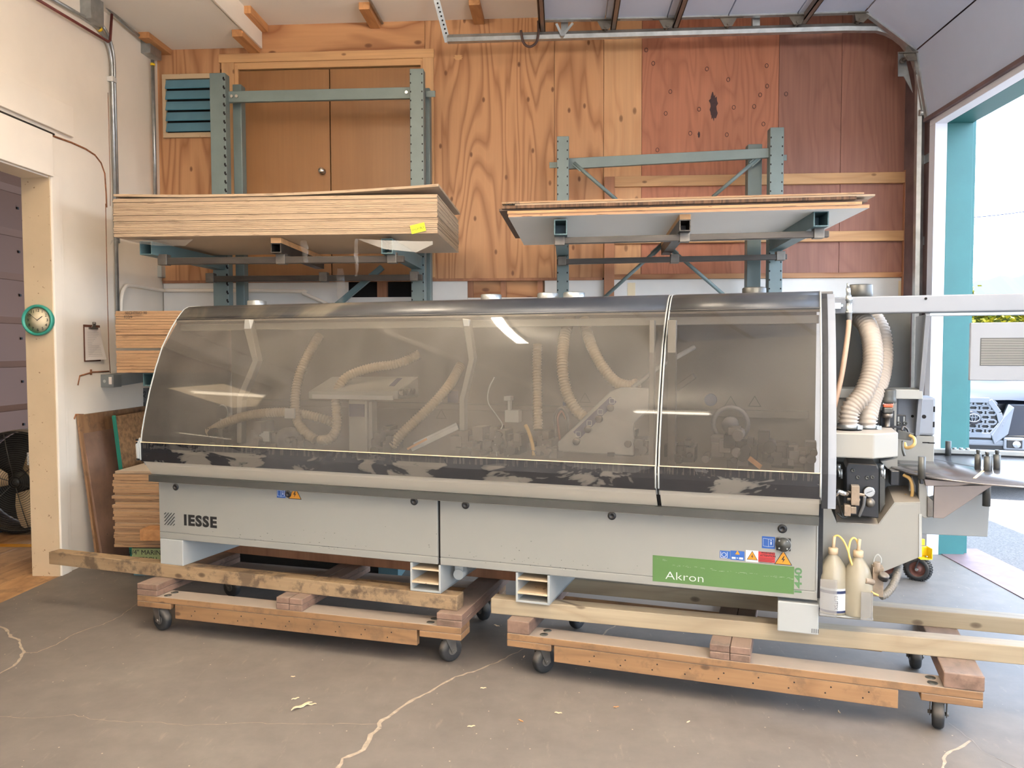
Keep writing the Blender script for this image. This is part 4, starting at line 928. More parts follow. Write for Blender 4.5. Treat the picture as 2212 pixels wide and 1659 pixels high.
# trimming units and hoses, pieces one can pick out through the dust
mp(MB().bar(Mv(890,970,.06), Mv(990,922,.1), .03, .028).bar(Mv(895,962,.05), Mv(988,918,.09), .006, .03), 'extrusion', M_steel, .002)
mp(MB().bar(Mv(880,970,.03), Mv(922,948,.06), .012, .012), 'wooden_stick', M_block)
mp(MB().tube(smooth_path([Mv(1135,918,.1), Mv(1143,935,.09), Mv(1150,960,.07), Mv(1153,985,.05)]), .010, 8), 'air_hose', M_gold)
mp(MB().tube(smooth_path([Mv(1068,815,.3), Mv(1056,840,.25), Mv(1055,870,.2), Mv(1075,900,.18), Mv(1085,920,.15), Mv(1070,945,.1), Mv(1073,985,.05)]), .0035, 6), 'air_hose', M_lgrey)
mp(MB().tube(smooth_path([Mv(1200,945,.2), Mv(1200,900,.2), Mv(1212,882,.2), Mv(1225,900,.2), Mv(1228,945,.2)]), .009, 8), 'air_hose', M_black)
mp(MB().tube(smooth_path([Mv(1210,955,.2), Mv(1205,905,.2), Mv(1214,888,.2), Mv(1222,905,.2)]), .006, 8), 'air_hose', M_rust)
def unit(px, py, s, seed, m=M_dgrey):
    c = Mv(px, py, .12); r = random.Random(seed); mb = MB()
    mb.box(c.x-.05*s, c.x+.05*s, .12, .26, c.z-.06*s, c.z+.03*s)
    for i in range(6):
        x, z = c.x+r.uniform(-.08, .08)*s, c.z+r.uniform(-.06, .07)*s; k = r.uniform(.012, .03)*s; mb.box(x-k, x+k, .07+r.uniform(0, .05), .2, z-k*1.2, z+k*1.2)
    for i in range(3):
        x, z = c.x+r.uniform(-.07, .07)*s, c.z+r.uniform(-.06, .05)*s; mb.cyl((x, .05, z), (x, .2, z), r.uniform(.014, .03)*s, 12)
    return mp(mb, 'trimming_unit', m, .002)
for i, (px, py, s) in enumerate(((470, 945, .9), (580, 945, 1.0), (640, 960, .8), (830, 950, 1), (1015, 955, 1.15), (1060, 950, 1.0), (1105, 960, .9), (1175, 960, .8), (1385, 960, .9), (1480, 975, .9), (1560, 960, 1.15), (1610, 975, 1.1), (1690, 985, 1.0), (1730, 985, .9))): unit(px, py, s, i, (M_unit, M_dsteel, M_unit)[i % 3])
mp(MB().box(Mv(1090,880,.12).x, Mv(1120,880,.12).x, .12, .18, Mv(1090,912,.12).z, Mv(1090,886,.12).z).box(Mv(1095,880,.12).x, Mv(1101,880,.12).x, .13, .16, Mv(1090,890,.12).z, Mv(1090,858,.12).z).box(Mv(1088,880,.12).x, Mv(1103,880,.12).x, .12, .17, Mv(1090,866,.12).z, Mv(1090,856,.12).z), 'valve_block', M_lgrey, .003)
for px, py in ((570, 943), (625, 893)):
    c = Mv(px, py, .09); mp(MB().box(c.x-.035, c.x+.035, .09, .10, c.z-.03, c.z+.03), 'bracket_plate', M_lgrey, .002)
mp(MB().lathe([(.09, 0), (.09, .04), (.05, .05), (.001, .05)], (Mv(625,955,.14).x, .16, Mv(625,955,.14).z), (0, -1, 0), 24), 'motor_guard', M_dgrey)
c = Mv(458, 893, .5); mp(MB().tube([(c.x+.05*math.cos(i*PI/10), .6, c.z+.05*math.sin(i*PI/10)) for i in range(20)], .004, 6, closed=True), 'fan_grille', M_lgrey)
c = Mv(1575, 920, .2); mp(MB().tube([(c.x+.085*math.cos(i*PI/14), .3, c.z+.085*math.sin(i*PI/14)) for i in range(28)], .012, 8, closed=True).lathe([(.04, 0), (.04, .08), (.001, .08)], (c.x, .32, c.z), (0, -1, 0), 16), 'reel_wheel', M_dgrey)
mp(MB().bar(Mv(1460,840,.4), Mv(1500,812,.4), .04, .03), 'rod_head', M_inner, .002); c = Mv(1535, 864, .69); mp(MB().cyl((c.x, .69, c.z), (c.x, .70, c.z), .035, 20), 'round_sign', M_dblue)
mp(MB().bar(Mv(1619,990,.02), Mv(1643,1009,-.04), .022, .008, (0,1,0)), 'wood_piece', M_block)
mp(MB().box(US+.02, US+.06, .05, .10, .95, 1.84).box(US-.07, US-.045, .05, .1, .95, 1.84), 'frame_post', M_inner, .003)
poly([(1612,955),(1705,955),(1700,995),(1600,990)], .35, .1, 'inner_box', M_unit)
# ------ right end of the machine
prof = [(-.10, .985), (-.105, 1.14), (-.092, 1.21), (-.07, 1.295), (-.025, 1.447), (.028, 1.588), (.086, 1.716), (.16, 1.833), (.25, 1.935), (.30, 1.962)]
mp(MB().sweep([(a-.004, b) for a, b in prof], UR+.008, UR+.034), 'edge_gasket', M_gasket, solid=.012)
ef = mp(MB().sweep(prof, UR+.032, UR+.066, smooth=False), 'end_frame', M_cool, solid=.006)
mp(MB().prism([(UR+.064, a, b) for a, b in prof]+[(UR+.064, .2, 1.87), (UR+.064, .06, 1.6), (UR+.064, -.02, 1.3), (UR+.064, -.04, .985)], (.004, 0, 0)), 'frame_flange', M_cool)
q = Mv(1783, 670, .25); mp(MB().cyl((q.x+.01, .235, q.z), (q.x+.01, .25, q.z-.01), .008, 10), 'frame_hole', M_black)
z0b, z1b = Mv(1840, 677, .3).z, Mv(1840, 641, .3).z
bm = mp(MB().box(UR+.064, 1.75, .30, .42, z0b, z1b), 'overhead_beam', M_cool, .006)
mp(MB().box(.62, 1.75, .31, .36, z0b-.018, z0b-.004), 'beam_rail', M_steel, .002, parent=bm)
c = Mv(1806, 661, .29); mp(MB().box(c.x-.012, c.x+.02, .27, .30, c.z-.014, c.z+.014).cyl((c.x+.03, .285, c.z), (c.x-.02, .285, c.z), .01, 8), 'toggle_bolt', M_chrome, parent=bm)
c = Mv(2000, 645, .299); mp(MB().cyl((c.x, .297, c.z), (c.x, .301, c.z), .006, 10), 'beam_hole', M_dark, parent=bm)
mp(MB().box(UR+.05, Mv(1966, 760, .69).x, .69, .70, 1.0, 1.93), 'recess_back', M_gun)
us = Mv(2003, 684, .32).x
mp(MB().prism([(us, .32, 1.862), (us, .69, 1.862), (us, .69, 1.2), (us, .565, 1.27)], (.004, 0, 0)), 'recess_side', M_cool)
mp(MB().bar((us, .31, 1.862), (us, .56, 1.265), .03, .02, (1,0,0)), 'side_lip', M_cool, .002)
mp(MB().box(UR+.07, Mv(1990,855,.5).x, .45, .69, Mv(1850,856,.45).z-.01, Mv(1850,840,.45).z), 'recess_ledge', M_lgrey, .004)
mp(MB().box(UR+.07, Mv(1935,900,.5).x, .47, .52, 1.12, Mv(1850,853,.45).z), 'recess_panel', M_grey, .003)
# electrical box on the right
eb = mp(MB().box(Mv(1935,900,.6).x, Mv(2021,900,.6).x, .60, .80, Mv(1980,940,.6).z, Mv(1980,858,.6).z), 'electrical_box', M_cool, .012)
mp(MB().box(Mv(1938,900,.62).x, Mv(2019,900,.62).x, .61, .80, 1.08, Mv(1980,941,.61).z), 'box_base', M_grey, .004, parent=eb)
q = MB()
for px, py, r in ((1971, 899, .007), (1996, 900, .010)): c = Mv(px, py, .6); q.cyl((c.x, .598, c.z), (c.x, .602, c.z), r, 14)
for px, py in ((2018, 884), (2017, 917)): c = Mv(px, py, .6); q.box(c.x-.004, c.x+.004, .599, .601, c.z-.014, c.z+.014)
for px, py in ((2000, 956), (2012, 957)): c = Mv(px, py, .61); q.box(c.x-.016, c.x+.016, .609, .611, c.z-.003, c.z+.003)
mp(q, 'box_holes', M_dark, parent=eb)
sb = poly([(1936,896),(1957,897),(1957,930),(1950,940),(1936,935)], .55, .02, 'slotted_bracket', M_black, .002)
q = MB()
for x0, x1 in ((1939, 1943), (1951, 1955)):
    a = Mv(x0, 920, .548); b = Mv(x1, 900, .548); q.box(a.x, b.x, .548, .55, a.z+.01, b.z)
mp(q, 'bracket_slots', M_lgrey, parent=sb)
for px in (1942, 1955): c = Mv(px, 915, .545); mp(MB().tube([(c.x+.008*math.cos(i*PI/6), .545, c.z+.008*math.sin(i*PI/6)) for i in range(12)], .003, 6, closed=True), 'bracket_bolt', M_gun, parent=sb)
poly([(1938,928),(1975,937),(1968,952),(1940,948)], .40, .02, 'support_bracket', M_gun, .002)
mp(MB().tube(smooth_path([Mv(1965,941,.38), Mv(1974,946,.36), Mv(1976,957,.34), Mv(1969,965,.34), Mv(1958,967,.36), Mv(1954,957,.38)], 6), .008, 8), 'flexible_conduit', M_gold)
mp(MB().tube(smooth_path([Mv(1948,930,.4), Mv(1952,922,.42), Mv(1960,928,.42), Mv(1962,938,.42)], 6), .005, 8), 'cable', M_black)
mp(MB().tube(smooth_path([Mv(1950,953,.3), Mv(1950,970,.28), Mv(1954,985,.28)], 6), .006, 8), 'cable', M_gun)
# twin hoses, air drop, tape head motor
hose([(1856,685,.45),(1874,705,.38),(1885,750,.30),(1883,800,.24),(1865,850,.19),(1840,880,.16),(1833,905,.15),(1833,926,.15)], .0475, m=M_hose, pitch=.0175)
hose([(1886,685,.6),(1904,720,.55),(1908,770,.5),(1900,820,.42),(1882,865,.32),(1874,900,.26),(1874,930,.25)], .0475, m=M_hose, pitch=.0175)
for px, py, v in ((1833, 921, .15), (1874, 922, .25)):
    c = Mv(px, py, v); mp(MB().lathe([(.0495, -.011), (.0505, -.011), (.0505, .011), (.0495, .011)], c, (0, 0, 1), 24, cap=False).box(c.x+.036, c.x+.058, v-.04, v-.02, c.z-.009, c.z+.009), 'hose_clamp', M_steel)
mp(MB().tube(smooth_path([Mv(1834,690,.24), Mv(1832,715,.22), Mv(1826,760,.20), Mv(1818,810,.18), Mv(1806,862,.17), Mv(1800,885,.17)], 6), [.0125]*31, 10), 'air_line', mat('brown_hose', (186, 154, 128), .5, var=.08))
mb = MB().cyl(Mv(1834,692,.24), Mv(1834,655,.24), .014, 12).cyl(Mv(1834,678,.24), Mv(1834,672,.24), .017, 12).cyl(Mv(1834,655,.24), Mv(1833,638,.24), .014, 6).cyl(Mv(1833,638,.24), Mv(1832,622,.24), .010, 12).cyl(Mv(1832,622,.24), Mv(1832,612,.24), .006, 10).cyl(Mv(1826,646,.24), Mv(1842,646,.24), .008, 8)
mp(mb, 'air_coupling', M_steel)
c = Mv(1917, 870, .38)
mp(MB().lathe([(.001, .05), (.036, .05), (.038, .045)]+[(.038-.0*i, .045-.004*i) for i in range(10)]+[(.04, -.0), (.042, -.012), (.036, -.02), (.02, -.024), (.001, -.024)], (c.x, .38, Mv(1917,862,.38).z), (0,0,1), 20), 'motor_cap', M_gun)
a, b = Mv(1908, 895, .35), Mv(1930, 867, .35)
mo = mp(MB().box(a.x, b.x, .35, .41, a.z+.005, Mv(1908,880,.35).z), 'adjuster_body', M_gun, .006); mp(MB().box(a.x, b.x, .35, .41, Mv(1908,880,.35).z, Mv(1908,868,.35).z), 'adjuster_top', M_orange, .006, parent=mo, label='orange red adjuster cap')
mp(lay(text_mesh('RESTO', .017, .0003), Mv(1919,872,.349), (1,0,0), (0,0,1)), 'adjuster_lettering', M_wink, parent=mo)
mp(MB().lathe([(.026, 0), (.022, -.02), (.012, -.024), (.012, -.07), (.026, -.075), (.026, -.085), (.014, -.095), (.012, -.14), (.001, -.14)], (Mv(1917,893,.38).x, .38, Mv(1917,893,.38).z), (0,0,1), 16), 'adjuster_spindle', M_dsteel)
mp(MB().box(Mv(1902,900,.43).x, Mv(1932,900,.43).x, .43, .45, 1.1, Mv(1902,886,.43).z), 'adjuster_plate', M_black, .002)
# feed head box (bevelled on its right)
f0, f1, f2_, f3 = Mv(1804, 928+6, -.0), Mv(1888, 940, -.0), Mv(1939, 943, .12), Mv(1933, 918, .42)
zt, zb = Mv(1850, 936, 0).z, Mv(1850, 990, 0).z
fh = mp(MB().prism([(f0.x-.02, -.0, zb), (f1.x, -.0, zb), (f2_.x-.0, .10, zb), (f2_.x+.0, .42, zb), (f0.x-.02, .42, zb)], (0, 0, zt-zb)), 'feed_head', M_grey_d, .006)
mp(MB().prism([Mv(1903,997,.36), Mv(1939,990,.36), Mv(1939,1014,.36), Mv(1918,1013,.36)], (0, .04, 0)), 'feed_head_apron', M_grey)
for px, v in ((1833, .15), (1874, .25), (1918, .38)): mp(MB().lathe([(.058, 0), (.058, .002), (.001, .002)], (Mv(px, 930, v).x, v, zt-.0005), (0,0,1), 24), 'port_hole', M_dark, parent=fh)
# gluing unit
gu = poly([(1827,1010),(1832,1000),(1895,1004),(1898,1012),(1898,1120),(1828,1112)], .08, .2, 'glue_unit', M_black, .005)
for px, py in ((1842, 1016), (1853, 1031), (1873, 1032), (1884, 1031)): c = Mv(px, py, .08); mp(MB().lathe([(.009, 0), (.009, .006), (.004, .006), (.004, .002), (.001, .002)], (c.x, .08, c.z), (0,-1,0), 12), 'cap_screw', M_gun, parent=gu)
c = Mv(1878, 1063, .05)
ga = mp(MB().lathe([(.022, .0), (.024, .012), (.024, .022), (.021, .024)], (c.x, .075, c.z), (0,-1,0), 24), 'pressure_gauge', M_chrome); mp(MB().lathe([(.021, 0), (.001, .0005)], (c.x, .052, c.z), (0,-1,0), 24), 'gauge_face', M_wink, parent=ga); mp(MB().bar((c.x-.012, .050, c.z-.006), (c.x+.012, .050, c.z+.006), .002, .001, (0,1,0)), 'gauge_needle', M_ink, parent=ga)
mp(MB().lathe([(.02, 0), (.022, .02), (.015, .03), (.014, .045), (.001, .045)], (Mv(1879,1086,.06).x, .08, Mv(1879,1086,.06).z), (0,-1,0), 18), 'regulator_knob', M_dsteel)
vb = mp(MB().box(Mv(1839,1060,.03).x, Mv(1857,1060,.03).x, .03, .09, Mv(1848,1092,.03).z, Mv(1848,1050,.03).z).box(Mv(1824,1100,.02).x, Mv(1838,1100,.02).x, .02, .08, Mv(1830,1115,.02).z, Mv(1830,1092,.02).z).box(Mv(1838,1100,.02).x, Mv(1850,1100,.02).x, .02, .08, Mv(1845,1110,.02).z, Mv(1845,1096,.02).z).cyl(Mv(1830,1063,.05), Mv(1868,1070,.05), .007, 8).cyl(Mv(1830,1078,.05), Mv(1858,1080,.05), .007, 8), 'pneumatic_valve', mat('dusty_valve', (132, 116, 98), .6, .2, var=.25, scale=25, dust=.6), .002)
mp(MB().tube(smooth_path([Mv(1868,1072,.04), Mv(1866,1090,.04), Mv(1860,1105,.05), Mv(1856,1115,.06)], 6), .007, 8), 'air_tube', M_dgrey)
mp(MB().tube(smooth_path([Mv(1804,1069,.0), Mv(1812,1062,-.01), Mv(1822,1066,-.005), Mv(1830,1066,.03)], 5), [.012]*16, 8), 'push_fitting', M_chrome)
for px in (1812, 1904):
    mp(MB().cyl(Mv(px,1003,.1), Mv(px,1014,.1), .010, 10).cyl(Mv(px,1014,.1), Mv(px+2,1030,.1), .006, 10).cyl(Mv(px+6,1014,.1), Mv(px+6,1034,.1), .005, 10), 'valve_fitting', M_steel)
for pts in ([(1806,1060),(1815,1095),(1822,1118)], [(1808,1108),(1822,1118),(1834,1112)], [(1895,1080),(1890,1105),(1885,1118)]): mp(MB().tube(smooth_path([Mv(x, y, .12) for x, y in pts], 6), .006, 6), 'cable', M_gun)
mp(MB().box(UR+.07, Mv(1990,1000,.4).x, .40, .42, .80, 1.13), 'unit_back', M_gun)
poly([(1900,1010),(1912,1012),(1912,1090),(1900,1110)], .2, .03, 'column_strip', M_gun, .002)
mp(MB().box(Mv(1921,1030,.3).x, Mv(1940,1030,.3).x, .25, .33, Mv(1930,1045,.3).z, Mv(1930,1014,.3).z), 'black_block', M_black, .003)
# lower end panel with its stepped ledge
LP = [(1773,1097),(1795,1098),(1808,1130),(1897,1134),(1932,1087),(1988,1086),(1988,1203),(1898,1240),(1800,1282),(1773,1290)]
mp(MB().prism([Mv(x, y, .12) for x, y in LP], (0, .02, 0)), 'end_panel', M_grey, .003)
for a_, b_ in (((1808,1130),(1897,1134)), ((1897,1134),(1932,1087)), ((1932,1087),(1988,1086))):
    p, q = Mv(*a_, .12), Mv(*b_, .12); mp(MB().prism([p, q, q+V((0,.28,.03)), p+V((0,.28,.03))], (0, 0, .004)), 'panel_ledge', M_grey_d)
mp(MB().bar(Mv(1988,1110,.118), Mv(1988,1203,.118), .006, .012), 'panel_edge', M_lgrey)
poly([(1985,1040),(1990,1020),(2000,1050),(2008,1085),(2010,1118),(1998,1120),(1985,1112)], .16, .03, 'side_bracket', M_grey, .003)
poly([(1964,1040),(1970,1028),(1978,1050),(1978,1085),(1962,1088)], .3, .02, 'hose_bracket', M_grey, .003)
mp(MB().tube(smooth_path([Mv(1952,1026,.22), Mv(1966,1035,.2), Mv(1971,1055,.2), Mv(1968,1075,.22), Mv(1955,1070,.25)], 6), .008, 8), 'flexible_conduit', M_gold)
mp(MB().prism([Mv(1990,1108,.40), Mv(2140,1060,.40), Mv(2134,1160,.40), Mv(1990,1154,.40)], (0, .3, 0)), 'rear_base', M_lgrey, .004)
# tape turntable
tc_ = V((.975, .42, 1.12))
tt = mp(MB().lathe([(.001, -.004), (.505, -.004), (.508, 0), (.505, .004), (.001, .005)], tc_, (0,0,1), 72), 'tape_turntable', M_tableb)
mp(MB().bar(Mw(2000,988,1.1255), Mw(2105,1008,1.1255), .004, .001), 'table_groove', M_gun, parent=tt); mp(MB().bar(Mw(2105,1033,1.1255), Mw(2125,1016,1.1255), .012, .002), 'table_slot', M_chip, parent=tt)
def pin(px, py, h, r, cap=True):
    c = Mw(px, py, 1.124); mb = MB().cyl(c, c+V((0,0,h)), r, 18)
    if cap: mb.cyl(c+V((0,0,h)), c+V((0,0,h+.014)), r*.5, 12).cyl(c+V((0,0,h+.008)), c+V((0,0,h+.02)), r*.62, 12)
    mp(mb, 'tape_pin', M_gun, parent=tt)
pin(2112, 1013, .073, .0145); pin(2132, 1018, .072, .015); pin(2137, 1016, .072, .013, False); pin(2153, 1015, .075, .0155); pin(2048, 984, .078, .0145, False)
c = Mv(1991, 1020, .09); mp(MB().cyl((c.x, .09, c.z-.03), (c.x, .09, Mv(1991,986,.09).z), .0155, 18), 'guide_pin', M_gun)
br = poly([(1996,1035),(2105,1044),(2070,1050),(2000,1050)], .14, .1, 'table_bracket', M_bracket, .002)
poly([(2018,1050),(2146,1048),(2038,1120),(2016,1119)], .18, .02, 'bracket_gusset', M_bracket, .002, parent=br)
mp(MB().prism([Mv(2003,1072,.15), Mv(2016,1082,.15), Mv(2016,1117,.15), Mv(2003,1117,.15)], (0, .1, 0)), 'bracket_leg', M_dsteel, .003, parent=br)
c = Mv(2131, 1072, .25); mp(MB().cyl((c.x, .25, c.z-.045), (c.x, .25, 1.118), .017, 16), 'table_post', M_gun)
poly([(1988,1030),(1994,1032),(1995,1046),(1988,1046)], .1, .03, 'pin_holder', M_black, .002)
# infeed fence behind the turntable
fz = Mv(2050, 972, .92).z
inf = mp(MB().box(Mv(1995,970,.92).x, 2.1, .92, .98, fz-.02, fz+.002), 'infeed_fence', M_lgrey, .003)
mp(MB().box(.62, 2.1, .95, 1.0, fz-.075, fz-.022), 'fence_beam', M_black, .003, parent=inf)
c = Mv(1988, 968, .86); mp(MB().box(c.x-.035, c.x+.02, .84, .9, c.z-.035, c.z+.03).box(c.x+.02, c.x+.05, .85, .89, c.z-.02, c.z+.03), 'fence_clamp', M_steel, .003, parent=inf)
for px in (2062, 2076, 2090): c = Mv(px, 964, .94); mp(MB().cyl((c.x, .94, fz), (c.x, .94, fz+.012), .01, 10), 'fence_bolt', M_steel, parent=inf)
# hanging control panel on the right
a = Mv(2097, 697, .16); cpv = .16
zt_, zb_ = a.z, Mv(2097, 822, .16).z
cp = mp(MB().box(a.x, a.x+.55, cpv, cpv+.03, zb_, zt_), 'control_panel', M_cool, .004, label='hanging grey control panel seen from its louvred back')
l0 = Mv(2120, 733, .159); l1 = Mv(2120, 787, .159); q = MB()
n = 16
for i in range(n):
    z = l1.z+(l0.z-l1.z)*i/(n-1); q.box(l0.x, a.x+.5, cpv-.003, cpv+.001, z-.0024, z+.0012)
mp(MB().box(l0.x-.004, a.x+.5, cpv-.0012, cpv, l1.z-.006, l0.z+.006), 'louvre_recess', M_gun, parent=cp); mp(q, 'louvre', M_grey, parent=cp)
mp(MB().box(a.x+.3, a.x+.36, .16, .34, zt_-.02, z0b), 'panel_hanger', M_grey, .003, parent=cp)
# spray unit and tube loom by the bottles
mp(MB().box(Mv(1770,1310,.02).x, Mv(1886,1310,.02).x, .0, .16, .468, .474), 'bottle_shelf', M_lgrey)
mp(MB().box(Mv(1860,1280,-.02).x, Mv(1886,1280,-.02).x, -.03, -.02, .474, .60).box(Mv(1884,1280,-.02).x, Mv(1886,1280,-.02).x, -.03, .1, .474, .60), 'bottle_holder', M_plexi)
mp(MB().box(Mv(1771,1280,-.02).x, Mv(1808,1280,-.02).x, -.03, -.026, .474, .645), 'bottle_holder', M_plexi)
su = mp(MB().box(Mv(1884,1270,.05).x, Mv(1908,1270,.05).x, .04, .1, Mv(1895,1288,.05).z, Mv(1895,1225,.05).z).cyl(Mv(1894,1214,.05), Mv(1894,1236,.05), .016, 10).cyl(Mv(1868,1254,.0), Mv(1886,1258,.03), .014, 12), 'spray_valve', MATS['dusty_valve'], .002)
mp(MB().lathe([(.022, 0), (.022, .022), (.018, .026), (.001, .026)], Mv(1907,1250,.02), (.25, -.4, .9), 18), 'spray_cap', M_black, parent=su)
mp(MB().tube(smooth_path([Mv(1888,1232,.05), Mv(1888,1208,.05), Mv(1896,1198,.05), Mv(1903,1206,.05), Mv(1903,1216,.05)], 6), .0035, 6), 'air_tube', M_lgrey, parent=su)
mp(hose_mb([Mv(1942,1222,.2), Mv(1938,1240,.16), Mv(1930,1262,.12), Mv(1915,1282,.08), Mv(1902,1288,.06)], .019, .012, 12), 'spiral_hose', M_hoseg)
for pts in ([(1799,1182,.06),(1801,1162,.06),(1810,1157,.06),(1822,1168,.05),(1832,1190,.04),(1836,1205,.03),(1845,1230,.02),(1862,1258,.0),(1882,1278,.02),(1897,1286,.04)],
            [(1856,1188,.06),(1851,1168,.06),(1843,1162,.06),(1836,1172,.05),(1834,1200,.04),(1846,1232,.03),(1863,1260,.02),(1884,1280,.04),(1898,1287,.05)]):
    mp(MB().tube(smooth_path([Mv(*p) for p in pts], 6), .0045, 8), 'pump_tube', M_amberh)
# the two release-agent bottles standing on the shelf
M_holder = film()
for q_ in M_holder.node_tree.nodes:
    if q_.type == 'MIX_SHADER': q_.inputs[0].default_value = .3 if q_.inputs[0].default_value < .17 and q_.inputs[1].links[0].from_node.type == 'MIX_SHADER' else .1
for o_ in mc.children:
    if o_.name.startswith('bottle_holder'): o_.data.materials[0] = M_holder
M_bottle = mat('translucent_bottle', (176, 166, 142), .35, var=.05); M_bottle.node_tree.nodes['Principled BSDF'].inputs['Transmission Weight'].default_value = .25
def bottle(px, pyb, pyt, v, rr, lab, label_txt):
    o = Mv(px, pyb, v); o.z = .474; W = MVd*V0+MU*o.x+MVd*o.y; W.z = o.z
    H = Mv(px, pyt, v).z-o.z
    b = thing('bottle', lab, 'bottle', W, TH, 'release agent bottles', world=False)
    part(MB().lathe([(.001, 0), (rr*.96, 0), (rr, .01), (rr, H*.50), (rr*.97, H*.58), (rr*.75, H*.75), (rr*.42, H*.86), (.018, H*.9), (.018, H*.93)], (0,0,0), (0,0,1), 28), 'body', M_bottle, b)
    part(MB().lathe([(.022, H*.91), (.022, H*1.0), (.019, H*1.01), (.001, H*1.01)], (0,0,0), (0,0,1), 16), 'cap', M_cream, b)
    part(MB().cyl((0,0,H*1.0), (.004,0,H*1.0+.055), .008, 10), 'dip_tube', M_cream, b)
    if label_txt:
        lb_ = part(MB().lathe([(rr+.0008, .012), (rr+.0008, H*.42)], (0,0,0), (0,0,1), 28, cap=False), 'label', M_wink, b)
        part(MB().lathe([(rr+.0014, H*.34), (rr+.0014, H*.385)], (0,0,0), (0,0,1), 28, cap=False), 'label_stripe', M_dblue, lb_)
        part(MB().lathe([(rr+.0014, .012), (rr+.0014, .022)], (0,0,0), (0,0,1), 28, cap=False), 'label_stripe', M_dblue, lb_)
        tm = text_mesh('LUTSX', .022, .0003); part(lay(tm, (.012, -rr-.002, H*.2), (0,0,-1), (1,0,0)), 'lettering', M_ink, lb_)
    return b
bottle(1798, 1308, 1184, .06, .068, 'labelled translucent bottle on the shelf nearer the machine door', True)
bottle(1852, 1316, 1190, .05, .064, 'unlabelled translucent bottle on the shelf beside the spray valve', False)
# ------------------------------------------------------------------ timbers and dollies under the machine
def mloc(u, v, w=0): p = MU*u+MVd*(V0+v); p.z = w; return p
def timber(u0, v0, u1, v1, m, lab, z0=.292, z1=.374, wd=.089):
    a, b = mloc(u0, v0), mloc(u1, v1); d = (b-a); rz = math.atan2(d.y, d.x)
    o = MB().box(0, d.length, 0, wd, 0, z1-z0).build('timber', m, None, .004)
    o.location = (a.x, a.y, z0); o.rotation_euler = (0, 0, rz); o['label'] = lab; o['category'] = 'timber'; OFFS[o] = V((0,0,0)); return o
timber(-4.587, -.008, -1.672, -.006, M_timbo, 'weathered rough timber under the left front foot of the machine')
timber(-1.488, .017, 1.5, .157, M_timb, 'long pale timber under the right front foot, running out of the picture')
timber(-1.42, .50, 1.5, .565, M_timb, 'pale rear timber running behind the two bottles')
timber(-4.1, .62, -1.45, .62, M_brownbd, 'brown rear timber under the left half of the machine')
def caster(root, x, y, ang, top=.152):
    r = Matrix.Rotation(ang, 3, 'Z'); c = V((x, y, 0)); R_ = .066; off = .03
    def T(p): return c+r@V(p)
    pl = part(MB().box(x-.05, x+.05, y-.045, y+.045, top-.006, top), 'caster', M_dsteel, root, .002)
    part(MB().lathe([(.034, -.012), (.036, -.006), (.03, 0)], (x, y, top-.006), (0,0,1), 16), 'swivel', M_dsteel, pl)
    for s in (-1, 1):
        poly_ = [T((-.02, s*.031, top-.012)), T((.04, s*.031, top-.012)), T((off+.02, s*.031, R_-.008)), T((off-.008, s*.031, R_-.014))]
        part(MB().prism(poly_, r@V((0, s*.004, 0))), 'fork', M_dsteel, pl)
    n = r@V((0, 1, 0)); w0 = T((off, -.024, R_))
    part(MB().lathe([(.034, 0), (.056, .0), (.063, .006), (R_, .014), (R_, .034), (.063, .042), (.056, .048), (.034, .048)], w0, n, 24), 'wheel', M_rubber, pl)
    part(MB().cyl(T((off, -.026, R_)), T((off, .026, R_)), .026, 16).cyl(T((off, -.042, R_)), T((off, .042, R_)), .009, 8), 'hub', M_dsteel, pl)
def dolly(p0, p1, lab, xl, xr, cross, ys, angs, skirt, rear_over=.1, L=None):
    d = p1-p0; rz = math.atan2(d.y, d.x); L = d.length
    t = thing('dolly', lab, 'dolly', p0, rz, world=False)
    for y in (0, ys):
        part(MB().box(xl, L+xr, y-.07, y+.07, .186, .222), 'deck_plank', M_beam, t, .004)
        part(MB().box(skirt[0], L+skirt[1], y-.068, y-.03, .10, .185), 'side_rail', M_beam, t, .003)
        part(MB().box(xl, xl+.24, y-.07, y+.07, .152, .186), 'end_pad', M_beam, t, .004); part(MB().box(L+xr-.24, L+xr, y-.07, y+.07, .152, .186), 'end_pad', M_beam, t, .004)
    for x0, x1, ov, m, split in cross:
        n = 2 if split == 1 else 1
        for i in range(n):
            a = x0+(x1-x0)*i/n; b = x0+(x1-x0)*(i+1)/n-(.002 if split else 0)
            if split != 2:
                part(MB().box(a, b, -.07, ys+ov, .222, .2565), 'cross_member', m, t, .004); part(MB().box(a, b, -.068, ys+ov, .2575, .2915), 'cross_member', m, t, .004)
            else: part(MB().box(a, b, -.07, ys+ov, .222, .2915), 'cross_member', m, t, .006)
    for (x, y), a in zip(((0, 0), (L, 0), (0, ys), (L, ys)), angs): caster(t, x, y, a)
    q = MB()
    for i in range(9):
        x = .3+i*(L-.6)/8
        for z in (.128, .158): q.cyl((x+(z-.145)*.8, -.0685, z), (x+(z-.145)*.8, -.067, z), .004, 6)
    part(q, 'nail_heads', M_dark, t)
    q = MB()
    for x in (xl+.19, L+xr-.19):
        for y in (-.03, .03): q.lathe([(.022, 0), (.022, .0012), (.001, .0012)], (x, y, .222), (0,0,1), 14)
    part(q, 'bolt_hole_rings', M_gun, t)
    return t
dolly(Fp(345,1358), Fp(963,1430), 'wooden dolly on casters under the left half of the machine', -.10, .115, ((-.10, .045, .07, M_beamd, 0), (.86, 1.03, .10, M_beamd, 1), (1.84, 1.985, .32, M_beamd, 0)), .68, (-.25, .95, -.2, 2.4), (.17, -.14))
